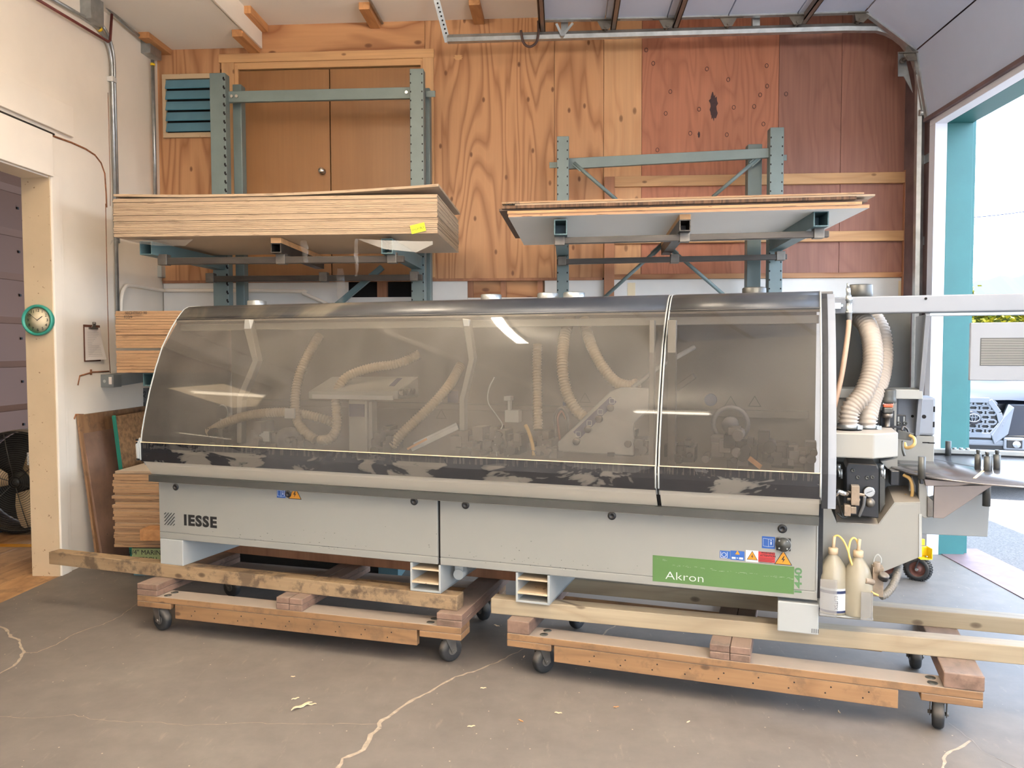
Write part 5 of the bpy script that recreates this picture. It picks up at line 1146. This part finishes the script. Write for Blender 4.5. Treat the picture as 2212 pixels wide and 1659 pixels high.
dolly(Fp(1165,1455), Fp(2026,1577), 'wooden dolly on casters under the right half of the machine', -.155, .16, ((-.155, -.03, .07, M_beamd, 2), (.875, 1.065, .10, M_beamd, 1), (1.87, 2.03, .10, M_beamd, 2)), .70, (1.0, 1.45, 1.2, 1.6), (.10, -.17))
# knobbly-tyred cart behind the machine
wc = Fp(1992, 1256); wc.y += .03
ct = thing('hand_cart', 'yellow framed cart with knobbly tyre behind the right end of the machine', 'cart', wc)
def tyre(c, nrm, R_):
    c, nrm = V(c), V(nrm).normalized()
    w_ = part(MB().lathe([(R_*.62, -.028), (R_*.85, -.034), (R_, -.018), (R_, .018), (R_*.85, .034), (R_*.62, .028)], c, nrm, 32, cap=False), 'tyre', M_rubber, ct)
    a = nrm.cross(V((0,0,1))).normalized(); b = nrm.cross(a); q = MB()
    for i in range(30):
        for s in (-1, 0, 1):
            t_ = 2*PI*(i+.5*(s == 0))/30; p = c+(a*math.cos(t_)+b*math.sin(t_))*(R_+.002)+nrm*(s*.018); q.box(p.x-.006, p.x+.006, p.y-.006, p.y+.006, p.z-.006, p.z+.006)
    part(q, 'tread_knobs', M_rubber, w_, kind='stuff')
    part(MB().lathe([(R_*.64, -.02), (R_*.6, -.008), (.03, -.008), (.025, -.03), (.001, -.03)], c, nrm, 24, cap=False).lathe([(.001, .008), (R_*.64, .008)], c, nrm, 24, cap=False), 'rim', M_rust, w_)
    part(MB().cyl(c-nrm*.045, c-nrm*.03, .012, 6), 'axle_nut', M_chrome, w_)
Rw = .088
tyre(wc+V((-.02, 0, Rw)), (.55, .83, 0), Rw)
c2 = Wp(1915, 1240, wc.y+.05); tyre((c2.x, wc.y+.05, Rw), (.55, .83, 0), Rw)
p = Wp(1994, 1184, wc.y)
part(MB().box(p.x-.06, p.x+.024, wc.y-.02, wc.y+.0, p.z-.055, p.z+.015).box(p.x-.06, p.x+.024, wc.y-.1, wc.y, p.z-.061, p.z-.055).box(p.x+.018, p.x+.024, wc.y-.1, wc.y, p.z-.058, p.z+.02).box(p.x-.06, p.x+.012, wc.y, wc.y+.02, p.z+.02, p.z+.065), 'frame', M_yellow, ct, .003)
part(MB().cyl((p.x, wc.y-.06, p.z-.054), (p.x, wc.y-.06, p.z-.04), .012, 8), 'frame_bolt', M_chrome, ct)
part(MB().bar((p.x-.035, wc.y-.03, p.z-.06), (wc.x-.05, wc.y-.02, Rw), .025, .008).bar((c2.x, wc.y+.0, .22), (p.x-.03, wc.y-.02, p.z-.04), .03, .03).bar((c2.x, wc.y+.02, .22), (c2.x-.01, wc.y+.02, Rw), .025, .02), 'fork', M_black, ct)
# wood chips on the floor
for px, py, L, ang, lab in ((652, 1529, .10, .75, 'long curved pale wood sliver, biggest chip on the floor'), (638, 1511, .035, .5, 'short pale chip just above the long sliver'), (633, 1463, .022, .1, 'small round tan chip below the left dolly'),
    (672, 1524, .05, .2, 'frayed tan splinter bundle next to the long sliver'), (1073, 1353, .04, -.5, 'grey wood chip on the floor between the two dollies'), (1044, 1488, .03, .1, 'tan flake near the floor crack below the left dolly'),
    (1018, 1571, .035, .2, 'crumbled pale chip to the right of the wide crack'), (1125, 1559, .028, -.6, 'small orange brown flake in the middle of the bare floor'), (1206, 1542, .035, -.1, 'thin grey splinter lying below the right dolly'),
    (1331, 1529, .028, .2, 'orange chip on the floor below the right dolly side rail'), (1487, 1561, .02, .6, 'tiny white chip on the bare floor below the right dolly'), (1813, 1539, .022, 1.5, 'upright white sliver near the right front caster'), (1132, 1420, .02, 1.2, 'white crumb beside the left caster of the right dolly')):
    c = Fp(px, py); r_ = random.Random(px); mb = MB(); n = 7; dx, dy = math.cos(ang), math.sin(ang)
    for i in range(n+1):
        s_ = i/n-.5; wd = L*.10*(1-(2*abs(s_))**1.5)+.001; cv = (.25-s_*s_)*L*.35; p = V((c.x+dx*s_*L-dy*cv, c.y+dy*s_*L*1.3+dx*cv, .0015+.05*L*(1+math.sin(i*1.3))))
        mb.v += [p+V((-dy, dx, 0))*wd, p-V((-dy, dx, 0))*wd, p-V((-dy, dx, 0))*wd+V((0,0,.003)), p+V((-dy, dx, 0))*wd+V((0,0,.003))]
    for i in range(n):
        for k in range(4): mb.f.append((4*i+k, 4*i+(k+1) % 4, 4*i+4+(k+1) % 4, 4*i+4+k)); mb.m.append(0); mb.sm.append(False)
    mb.f += [(3,2,1,0), (4*n,4*n+1,4*n+2,4*n+3)]; mb.m += [0,0]; mb.sm += [False]*2
    solo(mb, 'wood_chip', M_block if 'orange' in lab else M_chip, lab, 'wood chip')
# ------------------------------------------------------------------ things on the left wall
X1 = XL+.03
def pipe(pts, r, name, m, lab, cat='pipe', extra=None):
    t = thing(name, lab, cat, V(pts[0])); part(MB().tube(pts, r, 10), 'run', m, t); return t
a, b = Xp(100, -10, X1), Xp(207, 53, X1); pth = [a, b+V((0, -.05, .0))]
for i in range(1, 7):
    q = i/6*PI/2; pth.append(V((X1, b.y+.0+.22*math.sin(q), b.z-.25*(1-math.cos(q))-.01)))
e_ = Xp(258, 668, X1); pth.append(V((X1, pth[-1].y, 1.9)))
t = pipe(pth, .015, 'conduit', M_steel, 'galvanised conduit bending from the ceiling line down the white wall', 'conduit')
q = Xp(209, 57, X1); part(MB().cyl((X1, q.y-.05, q.z+.02), (X1, q.y+.03, q.z+.0), .020, 12), 'coupling', M_steel, t)
part(MB().cyl((X1, q.y+.03, q.z-.0), (X1, q.y+.05, q.z-.01), .0205, 12), 'tape_band', M_yellow, t)
q = Xp(243, 172, X1); part(MB().box(X1-.03, X1+.02, q.y-.03, q.y+.03, q.z-.02, q.z+.02), 'strap', M_bwhite, t)
pth2 = [V((p.x, p.y+.035+(.0 if i > 1 else 0), p.z+.05)) for i, p in enumerate(pth)]; pth2[-1].z = 2.6
pipe(pth2[2:], .012, 'conduit', M_steel, 'second thinner conduit close beside the bent conduit on the white wall', 'conduit')
c = Xp(328, 112, X1)
jb = thing('junction_box', 'galvanised junction box high in the wall corner under the ceiling', 'box', c)
part(MB().box(XL, XL+.09, c.y-.14, c.y+.06, c.z-.06, c.z+.08), 'box', M_steel, jb, .004)
q = Xp(325, 130, X1)
t = pipe([(X1+.02, q.y, q.z), (X1+.02, q.y, 2.9)], .016, 'conduit', M_steel, 'straight vertical conduit dropping from the corner junction box', 'conduit')
part(MB().cyl((X1+.02, q.y, q.z-.05), (X1+.02, q.y, q.z-.03), .021, 12), 'tape_band', M_yellow, t)
pipe([(X1+.02, c.y-.1, c.z+.04), (X1+.02, c.y-.45, c.z+.05), (X1+.02, c.y-.8, c.z+.09), (X1+.02, 4.4, c.z+.09)], .015, 'conduit', M_steel, 'horizontal conduit along the ceiling edge into the corner box', 'conduit')
c = Xp(190, 18, X1)
jb = thing('junction_box', 'galvanised junction box hanging at the top edge of the white wall', 'box', c)
part(MB().box(XL, XL+.09, c.y-.06, c.y+.12, c.z-.10, c.z+.1), 'box', M_steel, jb, .004)
p0, p1, p2 = Xp(70, -5, X1), Xp(234, 93, X1), Xp(238, 38, X1)
pipe([(X1+.015, p0.y, p0.z), (X1+.015, p1.y-.03, p1.z), (X1+.015, p1.y, p1.z+.02), (X1+.015, p2.y, 4.48)], .011, 'water_pipe', M_maroon, 'thin maroon pipe running below the conduit and turning up at its end')
c = Wp(341, 588, YB-.05)
jb = thing('junction_box', 'small grey box low in the wall corner behind the left rack', 'box', c); part(MB().box(c.x-.05, c.x+.05, YB-.08, YB, c.z-.05, c.z+.06), 'box', M_lgrey, jb, .004)
a = Xp(262, 650, X1); P = [(X1, a.y-.02, 1.9), (X1, a.y, a.z), Xp(268, 624, X1), Xp(285, 617, X1)]
P = [V(p) for p in P]+[V((X1, YB-.06, Wp(345,628,YB).z)), V((-3.6, YB-.03, Wp(370,628,YB).z))]+[Wp(640, 629, YB-.03), Wp(655, 634, YB-.03), Wp(705, 656, YB-.03), Wp(760, 690, YB-.03)]
pipe(smooth_path(P, 5), .016, 'painted_pipe', M_white, 'cream painted pipe along the wall behind the left rack, sloping down at its end')
# wall clock on the jamb
cc = Wp(87, 692, 5.685)
ck = thing('wall_clock', 'round teal rimmed wall clock showing ten to two on the cream door post', 'clock', cc)
R_ = .112; ax = V((.06, -1, 0)).normalized(); rt = V((1, .06, 0)).normalized(); up = V((0, 0, 1)); ctr = cc+V((0, -.035, 0))
part(MB().lathe([(R_*.98, -.035), (R_*1.03, -.02), (R_*1.03, 0), (R_*.97, .012), (R_*.86, .004), (R_*.85, -.008), (.001, -.008)], ctr, ax, 40), 'rim', M_clockr, ck)
fc = part(MB().lathe([(R_*.86, -.006), (.001, -.0055)], ctr, ax, 40), 'face', M_clockf, ck)
tm = MB()
for h in range(1, 13):
    q = h*PI/6; s = text_mesh(str(h), .030, .0003); join(tm, lay(s, ctr+ax*-.0045+rt*(math.sin(q)*R_*.64)+up*(math.cos(q)*R_*.64), rt, up))
part(tm, 'numerals', M_ink, ck)
q = MB()
for i in range(60):
    w_ = i*PI/30; d = rt*math.sin(w_)+up*math.cos(w_); q.bar(ctr+ax*-.0048+d*R_*.80, ctr+ax*-.0048+d*R_*(.83 if i % 5 else .835), .0009 if i % 5 else .002, .0005, ax)
part(q, 'minute_marks', M_ink, fc)
for nm, ang, L, wd in (('hour_hand', 53, .048, .0045), ('minute_hand', -51, .082, .003)):
    d = rt*math.sin(math.radians(ang))+up*math.cos(math.radians(ang)); part(MB().bar(ctr-d*.004, ctr+d*L, wd, .001, ax), nm, M_ink, ck)
# clipboard
X0 = XL+.004; a, b = Xp(181, 701, X0), Xp(217, 779, X0)
cb = thing('clipboard', 'brown clipboard with a printed sheet hanging on the white wall', 'clipboard', V((X0, (a.y+b.y)/2, b.z)))
y0, y1, z0, z1 = a.y-.01, b.y+.0, b.z-.005, a.z+.0
part(MB().box(X0, X0+.004, y0, y1, z0, z1), 'board', M_brown, cb, .002)
pp = part(MB().add([(X0+.006, y0+.01, z0+.01), (X0+.035, y1+.03, z0+.014), (X0+.007, y1-.005, z1-.02), (X0+.006, y0+.01, z1-.02), (X0+.016, y1+.01, (z0+z1)/2), (X0+.006, y0+.01, (z0+z1)/2)], [(0, 1, 4, 5), (5, 4, 2, 3)]), 'sheet', M_paper, cb)
q = MB()
for i in range(15):
    z = z1-.06-i*(z1-z0-.09)/15; q.box(X0+.0095, X0+.0098, y0+.04, y1-.03, z-.0006, z+.0006) if i < 8 else q.bar((X0+.009+.0008*(i-6), y0+.04, z), (X0+.0085+.0028*(i-6), y1-.02, z), .0012, .0004, (1,0,0))
part(q, 'ruled_lines', M_gun, pp)
part(MB().box(X0+.006, X0+.02, (y0+y1)/2-.05, (y0+y1)/2+.06, z1-.035, z1-.02).prism([(X0+.012, (y0+y1)/2-.02, z1-.02), (X0+.012, (y0+y1)/2+.03, z1-.02), (X0+.018, (y0+y1)/2+.02, z1+.012), (X0+.018, (y0+y1)/2-.01, z1+.012)], (.006, 0, 0)).tube([(X0+.02, (y0+y1)/2-.015, z1+.005), (X0+.02, (y0+y1)/2-.015, z1+.02), (X0+.02, (y0+y1)/2+.025, z1+.02), (X0+.02, (y0+y1)/2+.025, z1+.005)], .003, 6), 'clip', M_dsteel, cb)
# outlet on the far face of the post, wireway on the wall
c = Wp(74.5, 989, 5.86)
ot = thing('outlet_box', 'white triple outlet box behind the cream door post', 'outlet', c)
part(MB().box(c.x-.02, XL-.2, 5.80, 5.86, c.z-.048, c.z+.048), 'box', M_bwhite, ot, .003); q = MB()
for i in (-1, 0, 1): q.tube([(c.x-.006+.009*math.cos(k*PI/6), 5.799, c.z+i*.028+.010*math.sin(k*PI/6)) for k in range(12)], .0012, 5, closed=True)
part(q, 'sockets', M_gun, ot)
c = Xp(233, 822, XL+.05); d = Xp(300, 822, XL+.05)
M_trough = mat('trough_paint', (112, 116, 116), .5, var=.06)
ww = thing('metal_trough', 'grey blue metal trough on the wall below the middle plywood stack', 'trough', (XL, c.y, c.z))
part(MB().box(XL, XL+.11, c.y-.02, c.y+.10, c.z-.055, c.z+.05), 'end_box', M_trough, ww, .003)
part(MB().prism([(XL, c.y+.1, c.z-.05), (XL+.10, c.y+.1, c.z-.05), (XL+.10, c.y+.1, c.z+.05), (XL, c.y+.1, c.z+.05)], (.12, .5, .04)), 'trough', M_trough, ww, .003)
part(MB().box(XL+.07, XL+.095, c.y-.022, c.y-.02, c.z-.03, c.z+.03), 'sticker', M_paper, ww); part(MB().cyl((XL+.035, c.y-.024, c.z-.005), (XL+.035, c.y-.02, c.z-.005), .013, 14), 'round_seal', M_lgrey, ww)
# boards leaning on the left wall
def lean(y0, y1, xt, xb, zt, zb, t, m, lab, name='leaning_board', zt2=None):
    zt2 = zt if zt2 is None else zt2
    mb = MB().add([(xb, y0, zb), (xt, y0, zt), (xt, y1, zt2), (xb, y1, zb), (xb+t, y0, zb), (xt+t, y0, zt), (xt+t, y1, zt2), (xb+t, y1, zb)], [(0,1,2,3), (7,6,5,4), (0,4,5,1), (1,5,6,2), (2,6,7,3), (3,7,4,0)])
    return solo(mb, name, m, lab, 'board')
M_lean = wood('lean_ply', (140, 106, 74), (110, 76, 50), 2, 1.4, 12, line=.5, wear=.5)
M_leanb = mat('stained_board', (128, 100, 82), .7, var=.25, scale=5, spots=.3)
bp = V((-3.575, 0, 0))
lean(5.94, 7.16, XL+.004, bp.x-.055, Xp(164, 897, XL).z, .002, .018, M_lean, 'tall plywood sheet leaning on the white wall, rearmost of the leaning boards')
lean(5.97, 7.0, XL+.026, bp.x-.03, Xp(178, 935, XL).z, .002, .018, M_leanb, 'scuffed stained board leaning in front of the tall plywood sheet')
a, b = Wp(243, 900, 6.2), Wp(259, 1022, 6.2)
ob = thing('edged_board', 'speckled strand board with green edge band behind the lowest plywood stack', 'board', (a.x, 6.5, 0))
def slab(m, y0, y1, nm, t0, t1):
    k = (b.x-a.x)/(a.z-b.z); zb = .003; xb = b.x+k*(b.z-zb)
    part(MB().add([(xb+t0, y0, zb), (a.x+t0, y0, a.z), (a.x+t0, y1, a.z+.01), (xb+t0, y1, zb), (xb+t1, y0, zb), (a.x+t1, y0, a.z), (a.x+t1, y1, a.z+.01), (xb+t1, y1, zb)], [(0,1,2,3), (7,6,5,4), (0,4,5,1), (1,5,6,2), (2,6,7,3), (3,7,4,0)]), nm, m, ob)
slab(M_tape, 6.19, 6.20, 'edge_band', -.0, .028); slab(M_osb, 6.20, 6.9, 'panel', 0, .028)
a = Wp(305, 900, 6.95); tb = thing('boxed_rails', 'two upright boxed rails marked SX beside the machine hood', 'box', (a.x+.03, 6.95, .4))
zt, zb = Wp(305, 838, 6.95).z, .01
part(MB().box(a.x-.01, a.x+.06, 6.95, 7.0, zb, zt), 'carton', M_dgrey, tb, .002); part(MB().box(a.x+.075, a.x+.14, 6.97, 7.02, zb, zt-.03), 'carton', M_lgrey, tb, .002)
part(MB().box(a.x+.005, a.x+.035, 6.948, 6.95, zt-.5, zt-.13), 'carton_label', M_black, tb)
part(lay(text_mesh('SX', .055, .0004, .001), (a.x+.025, 6.948, zt-.06), (0, 0, -1), (1, 0, 0)), 'lettering', M_ink, tb)
# drum fan in the side room
fc_ = Wp(36, 1043, 6.95); FR = .462
fn = thing('drum_fan', 'big dark drum fan with tan blades on the floor of the side room', 'fan', (fc_.x, 6.95, 0))
ax = V((.12, -1, 0)).normalized(); fc_.z = FR+.03
part(MB().lathe([(FR, -.0), (FR+.012, .0), (FR+.012, -.34), (FR, -.34), (FR, -.002)], fc_, ax, 48, cap=False), 'drum', M_black, fn)
q = MB(); rt = ax.cross(V((0,0,1))).normalized(); upv = rt.cross(ax)
for i in range(1, 24):
    r_ = FR*i/23.5; q.tube([fc_+ax*(.03*(1-(i/24)**2))+rt*(r_*math.cos(k*PI/20))+upv*(r_*math.sin(k*PI/20)) for k in range(40)], .0022 if i < 23 else .006, 4, closed=True)
for i in range(6):
    w_ = i*PI/3+.3; d = rt*math.cos(w_)+upv*math.sin(w_); q.tube([fc_+d*.05+ax*.034, fc_+d*FR*.6+ax*.024, fc_+d*FR+ax*.002], .004, 5)
part(q, 'guard', M_gun, fn)
for i in range(3):
    w_ = math.radians(12+120*i); d = rt*math.cos(w_)+upv*math.sin(w_); t_ = ax.cross(d)
    pts = []
    for s, wd in ((.10, .06), (.2, .105), (.3, .125), (.40, .12), (.43, .09)): pts.append((fc_+d*s, wd))
    mb = MB()
    for p, wd in pts: mb.v += [p+t_*wd+ax*(-.07), p-t_*wd*.9+ax*(-.02)]
    for j in range(len(pts)-1): mb.f.append((2*j, 2*j+1, 2*j+3, 2*j+2)); mb.m.append(0); mb.sm.append(True)
    part(mb, 'blade', M_blade, fn, solid=.004)
part(MB().lathe([(.001, .02), (.03, .02), (.034, .01), (.034, -.03), (.085, -.04), (.085, -.3), (.001, -.3)], fc_, ax, 24), 'motor_hub', M_gun, fn)
part(MB().lathe([(FR*.98, -.325), (.001, -.326)], fc_, ax, 40), 'back_disc', M_unit, fn)  # solid dark disc stands for the shade inside the drum
part(MB().box(fc_.x-.3, fc_.x-.24, 6.9, 7.25, 0, .08).box(fc_.x+.24, fc_.x+.3, 6.9, 7.25, 0, .08), 'feet', M_black, fn)
# ------------------------------------------------------------------ fluorescent fixtures; the four long ones by the openings are added fill
M_tube = emit('lamp_tube', (1, .84, .62), 9)
LN = ['short twin tube lamp mirrored as a slanting streak in the machine hood', 'short twin tube lamp over the middle of the bay behind the photographer', 'unseen added fill lamp beside the near door opening', 'unseen added fill lamp over the second door opening', 'unseen added fill lamp along the front wall near the openings', 'unseen added fill lamp in the front corner of the left wall', 'lone tube lamp in the side room near the doorway', 'lone tube lamp far back in the side room']
FIX = FIX+[(-5.1, 2.67, 3.2, -.41, .47), (-12.5, -2.6, 3.55, 1.17, 1.4)]
for i, (x, y, z, rz, hl) in enumerate(FIX):
    f = thing('tube_and_fill_fixture', LN[i], 'lamp', (x, y, z), rz, None, world=False)
    part(MB().box(-hl, hl, -.05, .05, -.02, .05), 'housing', M_bwhite, f, .004)
    for s in (-.03, .03): part(MB().cyl((-hl+.03, s, -.045), (hl-.03, s, -.045), .016, 10), 'tube', M_tube, f)
    for s in (-hl+.01, hl-.03): part(MB().box(s, s+.02, -.05, .05, -.068, -.02), 'end_holder', M_bwhite, f)
    top = 4.69 if x > -2.78 else (4.49 if x > -4 else 3.8)
    for s in (-hl*.7, hl*.7): part(MB().cyl((s, 0, .05), (s, 0, top-z), .006, 6), 'hanger_rod', M_steel, f)
# ------------------------------------------------------------------ outdoors
TY = 9.45; TA = math.radians(-17)
tx0 = Wp(2103, 903, TY)
tk = thing('pickup_truck', 'dark pickup truck with a hexagon mesh grille parked outside the opening', 'truck', (tx0.x, TY, 0), TA, world=False)
ta = V((math.cos(TA), math.sin(TA), 0)); tbk = V((-math.sin(TA), math.cos(TA), 0)); TO = V((tx0.x, TY, 0))
def Tp(px, py, y=0):
    p = hit(px, py, tbk, (TO+tbk*y).dot(tbk)); q = p-TO; return V((q.dot(ta), y, p.z))
M_car = mat('dark_car_paint', (34, 38, 50), .32, .0, var=.02, coat=.25); M_silver = mat('silver_plastic', (116, 120, 128), .45, .0, var=.03)
M_carb = mat('car_glass', (30, 40, 48), .06, 0, var=0); M_lamp = mat('lamp_lens', (150, 154, 160), .12, .2, var=.3, scale=40)
def tpart(mb, n, m, bev=0, parent=None): return part(mb, n, m, parent or tk, bev)
zc = Tp(2103, 903).z
gt, gbt = Tp(2103, 868).z, Tp(2103, 936).z
# hood: lofted
mb = MB(); rows = []
for y, z, hw in ((.02, gt+.03, .72), (.10, gt+.11, .86), (.5, gt+.20, .92), (1.15, gt+.27, .94)):
    for k in range(9):
        s = -1+k/4; mb.v.append(V((s*hw, y+.10*s*s, z-.07*s**4+.012*math.cos(s*3*PI))))
for i in range(3):
    for k in range(8): mb.f.append((i*9+k, i*9+k+1, i*9+k+10, i*9+k+9)); mb.m.append(0); mb.sm.append(True)
tpart(mb, 'hood', M_car, 0)
tpart(MB().box(-.93, .93, .22, 4.9, .42, gt+.02).box(-.95, .95, 2.9, 4.9, .5, gt+.25), 'body', M_car, .05)
tpart(MB().add([(-.78,1.2,gt+.2),(.78,1.2,gt+.2),(.68,1.75,gt+.72),(-.68,1.75,gt+.72),(-.82,2.9,gt+.2),(.82,2.9,gt+.2),(.68,2.7,gt+.72),(-.68,2.7,gt+.72)], [(0,1,2,3),(1,5,6,2),(5,4,7,6),(4,0,3,7),(3,2,6,7)]), 'cabin', M_carb, .03)
# grille
x0, x1 = Tp(2165, 900).x, -Tp(2165, 900).x
gx = Tp(2158, 900).x
hexo = [(-gx-.05, .5*(gt+gbt)), (-gx*.72, gt+.02), (gx*.62, gt+.02), (gx+.0, .5*(gt+gbt)+.06), (gx+.03, .5*(gt+gbt)-.06), (gx*.72, gbt-.02), (-gx*.72, gbt-.02)]
tpart(MB().prism([(x, .035, z) for x, z in hexo], (0, .03, 0)), 'grille_back', M_black)
q = MB()
for i in range(len(hexo)):
    a, b = hexo[i], hexo[(i+1) % len(hexo)]; q.bar((a[0], .02, a[1]), (b[0], .02, b[1]), .06, .03, (0, 1, 0))
tpart(q, 'grille_surround', M_silver, .006)
q = MB(); hx, hz = .125, .085; row = 0; z = gbt+.03
while z < gt:
    x = -gx+(.0 if row % 2 else hx*.5)
    while x < gx-.02:
        w_ = hx*.40; h_ = hz*.30
        P = [(x-w_, z), (x-w_*.55, z+h_), (x+w_*.55, z+h_), (x+w_, z), (x+w_*.55, z-h_), (x-w_*.55, z-h_)]
        for i in range(6):
            a, b = P[i], P[(i+1) % 6]; q.bar((a[0], .02, a[1]), (b[0], .02, b[1]), .019, .02, (0, 1, 0))
        x += hx
    z += hz*.62; row += 1
tpart(q, 'grille_mesh', M_silver)
def ring(cx, cz, rx, rz, r, y=-.005): return [(cx+rx*math.cos(i*PI/14), y, cz+rz*math.sin(i*PI/14)) for i in range(28)]
em = tpart(MB().lathe([(.082, 0), (.075, .012), (.001, .014)], (0, .015, zc), (0, -1, 0), 28), 'emblem_disc', M_car)
q = MB().tube(ring(0, zc, .062, .044, 0), .007, 6, closed=True).tube(ring(0, zc, .018, .042, 0), .005, 6, closed=True).tube(ring(0, zc+.022, .042, .018, 0), .005, 6, closed=True)
tpart(q, 'emblem', M_silver, parent=em)
# lamps and bumper
hl_ = [Tp(2171, 890, .12), Tp(2180, 886, .12), Tp(2235, 892, .25), Tp(2240, 915, .25), Tp(2195, 916, .14), Tp(2180, 909, .12)]
tpart(MB().prism(hl_, (0, .1, 0)), 'headlight', M_lamp, .006)
tpart(MB().box(gx+.1, .93, .10, .3, gbt-.05, gt-.02), 'fender', M_car, .02)
tpart(MB().prism([(gx*.72, .0, gbt-.02), (gx+.04, .0, .5*(gt+gbt)), (gx+.10, .03, gt-.02), (gx+.16, .05, gt-.06), (gx+.10, .02, gbt+.0), (gx*.85, .0, gbt-.12)], (0, .1, 0)), 'corner_trim', M_silver, .008)
tpart(MB().box(-.9, .9, -.03, .2, gbt-.30, gbt-.21).box(-.9, .9, .02, .2, gbt-.14, gbt-.07), 'bumper', M_silver, .02)
tpart(MB().box(-.88, .88, .04, .25, .35, gbt-.02), 'lower_intake', M_black)
c = Tp(2188, 959, .0); fg = tpart(MB().box(c.x-.09, c.x+.12, -.0, .1, c.z-.07, c.z+.07), 'fog_lamp_bezel', M_silver, .015)
tpart(MB().box(c.x-.065, c.x+.095, -.004, .02, c.z-.05, c.z+.05), 'fog_recess', M_black, .01, fg); tpart(MB().lathe([(.04, 0), (.04, .012), (.03, .018), (.001, .02)], (c.x+.035, -.004, c.z-.005), (0, -1, 0), 18), 'fog_lamp', M_lamp, parent=fg)
for s in (-1, 1): tpart(MB().lathe([(.2, -.1), (.36, -.11), (.38, -.08), (.38, .08), (.36, .11), (.2, .11)], (s*.8, .95, .36), (1, 0, 0), 28), 'wheel', M_rubber)
# blue car with a white bonnet behind the truck
VY = 18.5
vz0, vz1 = Wp(2140, 847, VY).z, Wp(2140, 834, VY).z
vx = Wp(2085, 840, VY).x-2.2
vn = thing('blue_van', 'blue and white van parked behind the dark truck', 'van', (vx+2.6, VY+.9, 0))
part(MB().box(vx, vx+5.2, VY+.3, VY+2.1, .35, Wp(2140, 826, VY).z).box(vx, vx+5.2, VY-.0, VY+2.1, .35, vz0), 'body', mat('car_blue', (10, 40, 110), .35, 0, var=.03), vn, .05)
part(MB().box(vx, vx+5.2, VY-.2, VY+.6, vz0-.25, vz1), 'white_side', mat('car_white', (240, 240, 238), .3, var=.01), vn, .05)
zg0, zg1 = Wp(2140, 826, VY).z, Wp(2140, 784, VY).z
part(MB().box(vx+.1, vx+5.1, VY+.32, VY+2.0, zg0, zg1), 'windows', mat('tinted_glass', (40, 84, 100), .25, var=.1), vn, .02)
part(MB().box(vx, vx+5.2, VY+.3, VY+2.1, zg1, Wp(2140, 760, VY).z), 'roof', MATS['car_white'], vn, .06)
for k in range(5): part(MB().box(vx+.6+k*.95, vx+.66+k*.95, VY+.29, VY+.33, zg0-.1, zg1), 'pillar', MATS['car_blue'], vn)
for s in (.9, 4.2): part(MB().lathe([(.15, -.1), (.3, -.1), (.33, -.07), (.33, .07), (.3, .1), (.15, .1)], (vx+s, VY+.1, .33), (0, 1, 0), 24), 'wheel', M_rubber, vn)
# hedge row, hill, wires
M_leaf = mat('sunlit_leaf', (150, 142, 26), .6, var=.35, scale=3, rnd=False); M_leaf2 = mat('shaded_leaf', (84, 98, 20), .7, var=.3)  # sun and shade put into two leaf colours, mixed at random
mb = MB(); r_ = random.Random(21)
HY = 26
for i in range(16000):
    x = r_.uniform(9, 24); h = 3.3+.35*math.sin(x*1.7)+.3*math.sin(x*4.1+1)+.15*math.sin(x*9)
    z = h*(1-r_.random()**2*.95); y = HY+(.6*abs(r_.gauss(0, 1)))*(1.2-z/4.5)*(1 if r_.random() < .3 else -1)
    s = r_.uniform(.05, .11); a = r_.uniform(0, PI); b = r_.uniform(-.9, .9); d = V((math.cos(a), math.sin(a), b)).normalized()*s; e = V((-math.sin(a), math.cos(a), r_.uniform(-.5, .9))).normalized()*s*.7; c = V((x, y, z))
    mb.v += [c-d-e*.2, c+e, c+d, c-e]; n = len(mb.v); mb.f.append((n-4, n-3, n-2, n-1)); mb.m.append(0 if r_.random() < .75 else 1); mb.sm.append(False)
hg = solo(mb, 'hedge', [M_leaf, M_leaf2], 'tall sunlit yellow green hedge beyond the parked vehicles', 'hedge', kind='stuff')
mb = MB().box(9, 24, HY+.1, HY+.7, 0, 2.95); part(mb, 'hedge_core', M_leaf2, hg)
M_hill = mat('distant_hill', (52, 84, 136), .9, var=.06, scale=.02)  # blue aerial haze put into the hill colour
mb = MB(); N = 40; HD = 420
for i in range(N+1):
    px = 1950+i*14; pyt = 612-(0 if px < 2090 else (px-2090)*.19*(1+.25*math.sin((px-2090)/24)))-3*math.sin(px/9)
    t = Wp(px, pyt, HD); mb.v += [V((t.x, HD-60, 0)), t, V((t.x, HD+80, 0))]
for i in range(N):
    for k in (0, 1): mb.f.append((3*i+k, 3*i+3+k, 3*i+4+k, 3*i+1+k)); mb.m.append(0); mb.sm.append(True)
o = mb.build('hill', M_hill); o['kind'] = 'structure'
for (p, q, r) in (((1950, 478), (2330, 440), .018), ((1950, 492), (2330, 456), .010)):
    a, b = Wp(*p, 30), Wp(*q, 30); mid = (a+b)/2-V((0,0,.12))
    solo(MB().tube(smooth_path([a, mid, b], 6), r, 6), 'power_line', M_dblue, 'thicker upper power line crossing the white sky' if r > .015 else 'thinner lower power line crossing the white sky', 'cable')
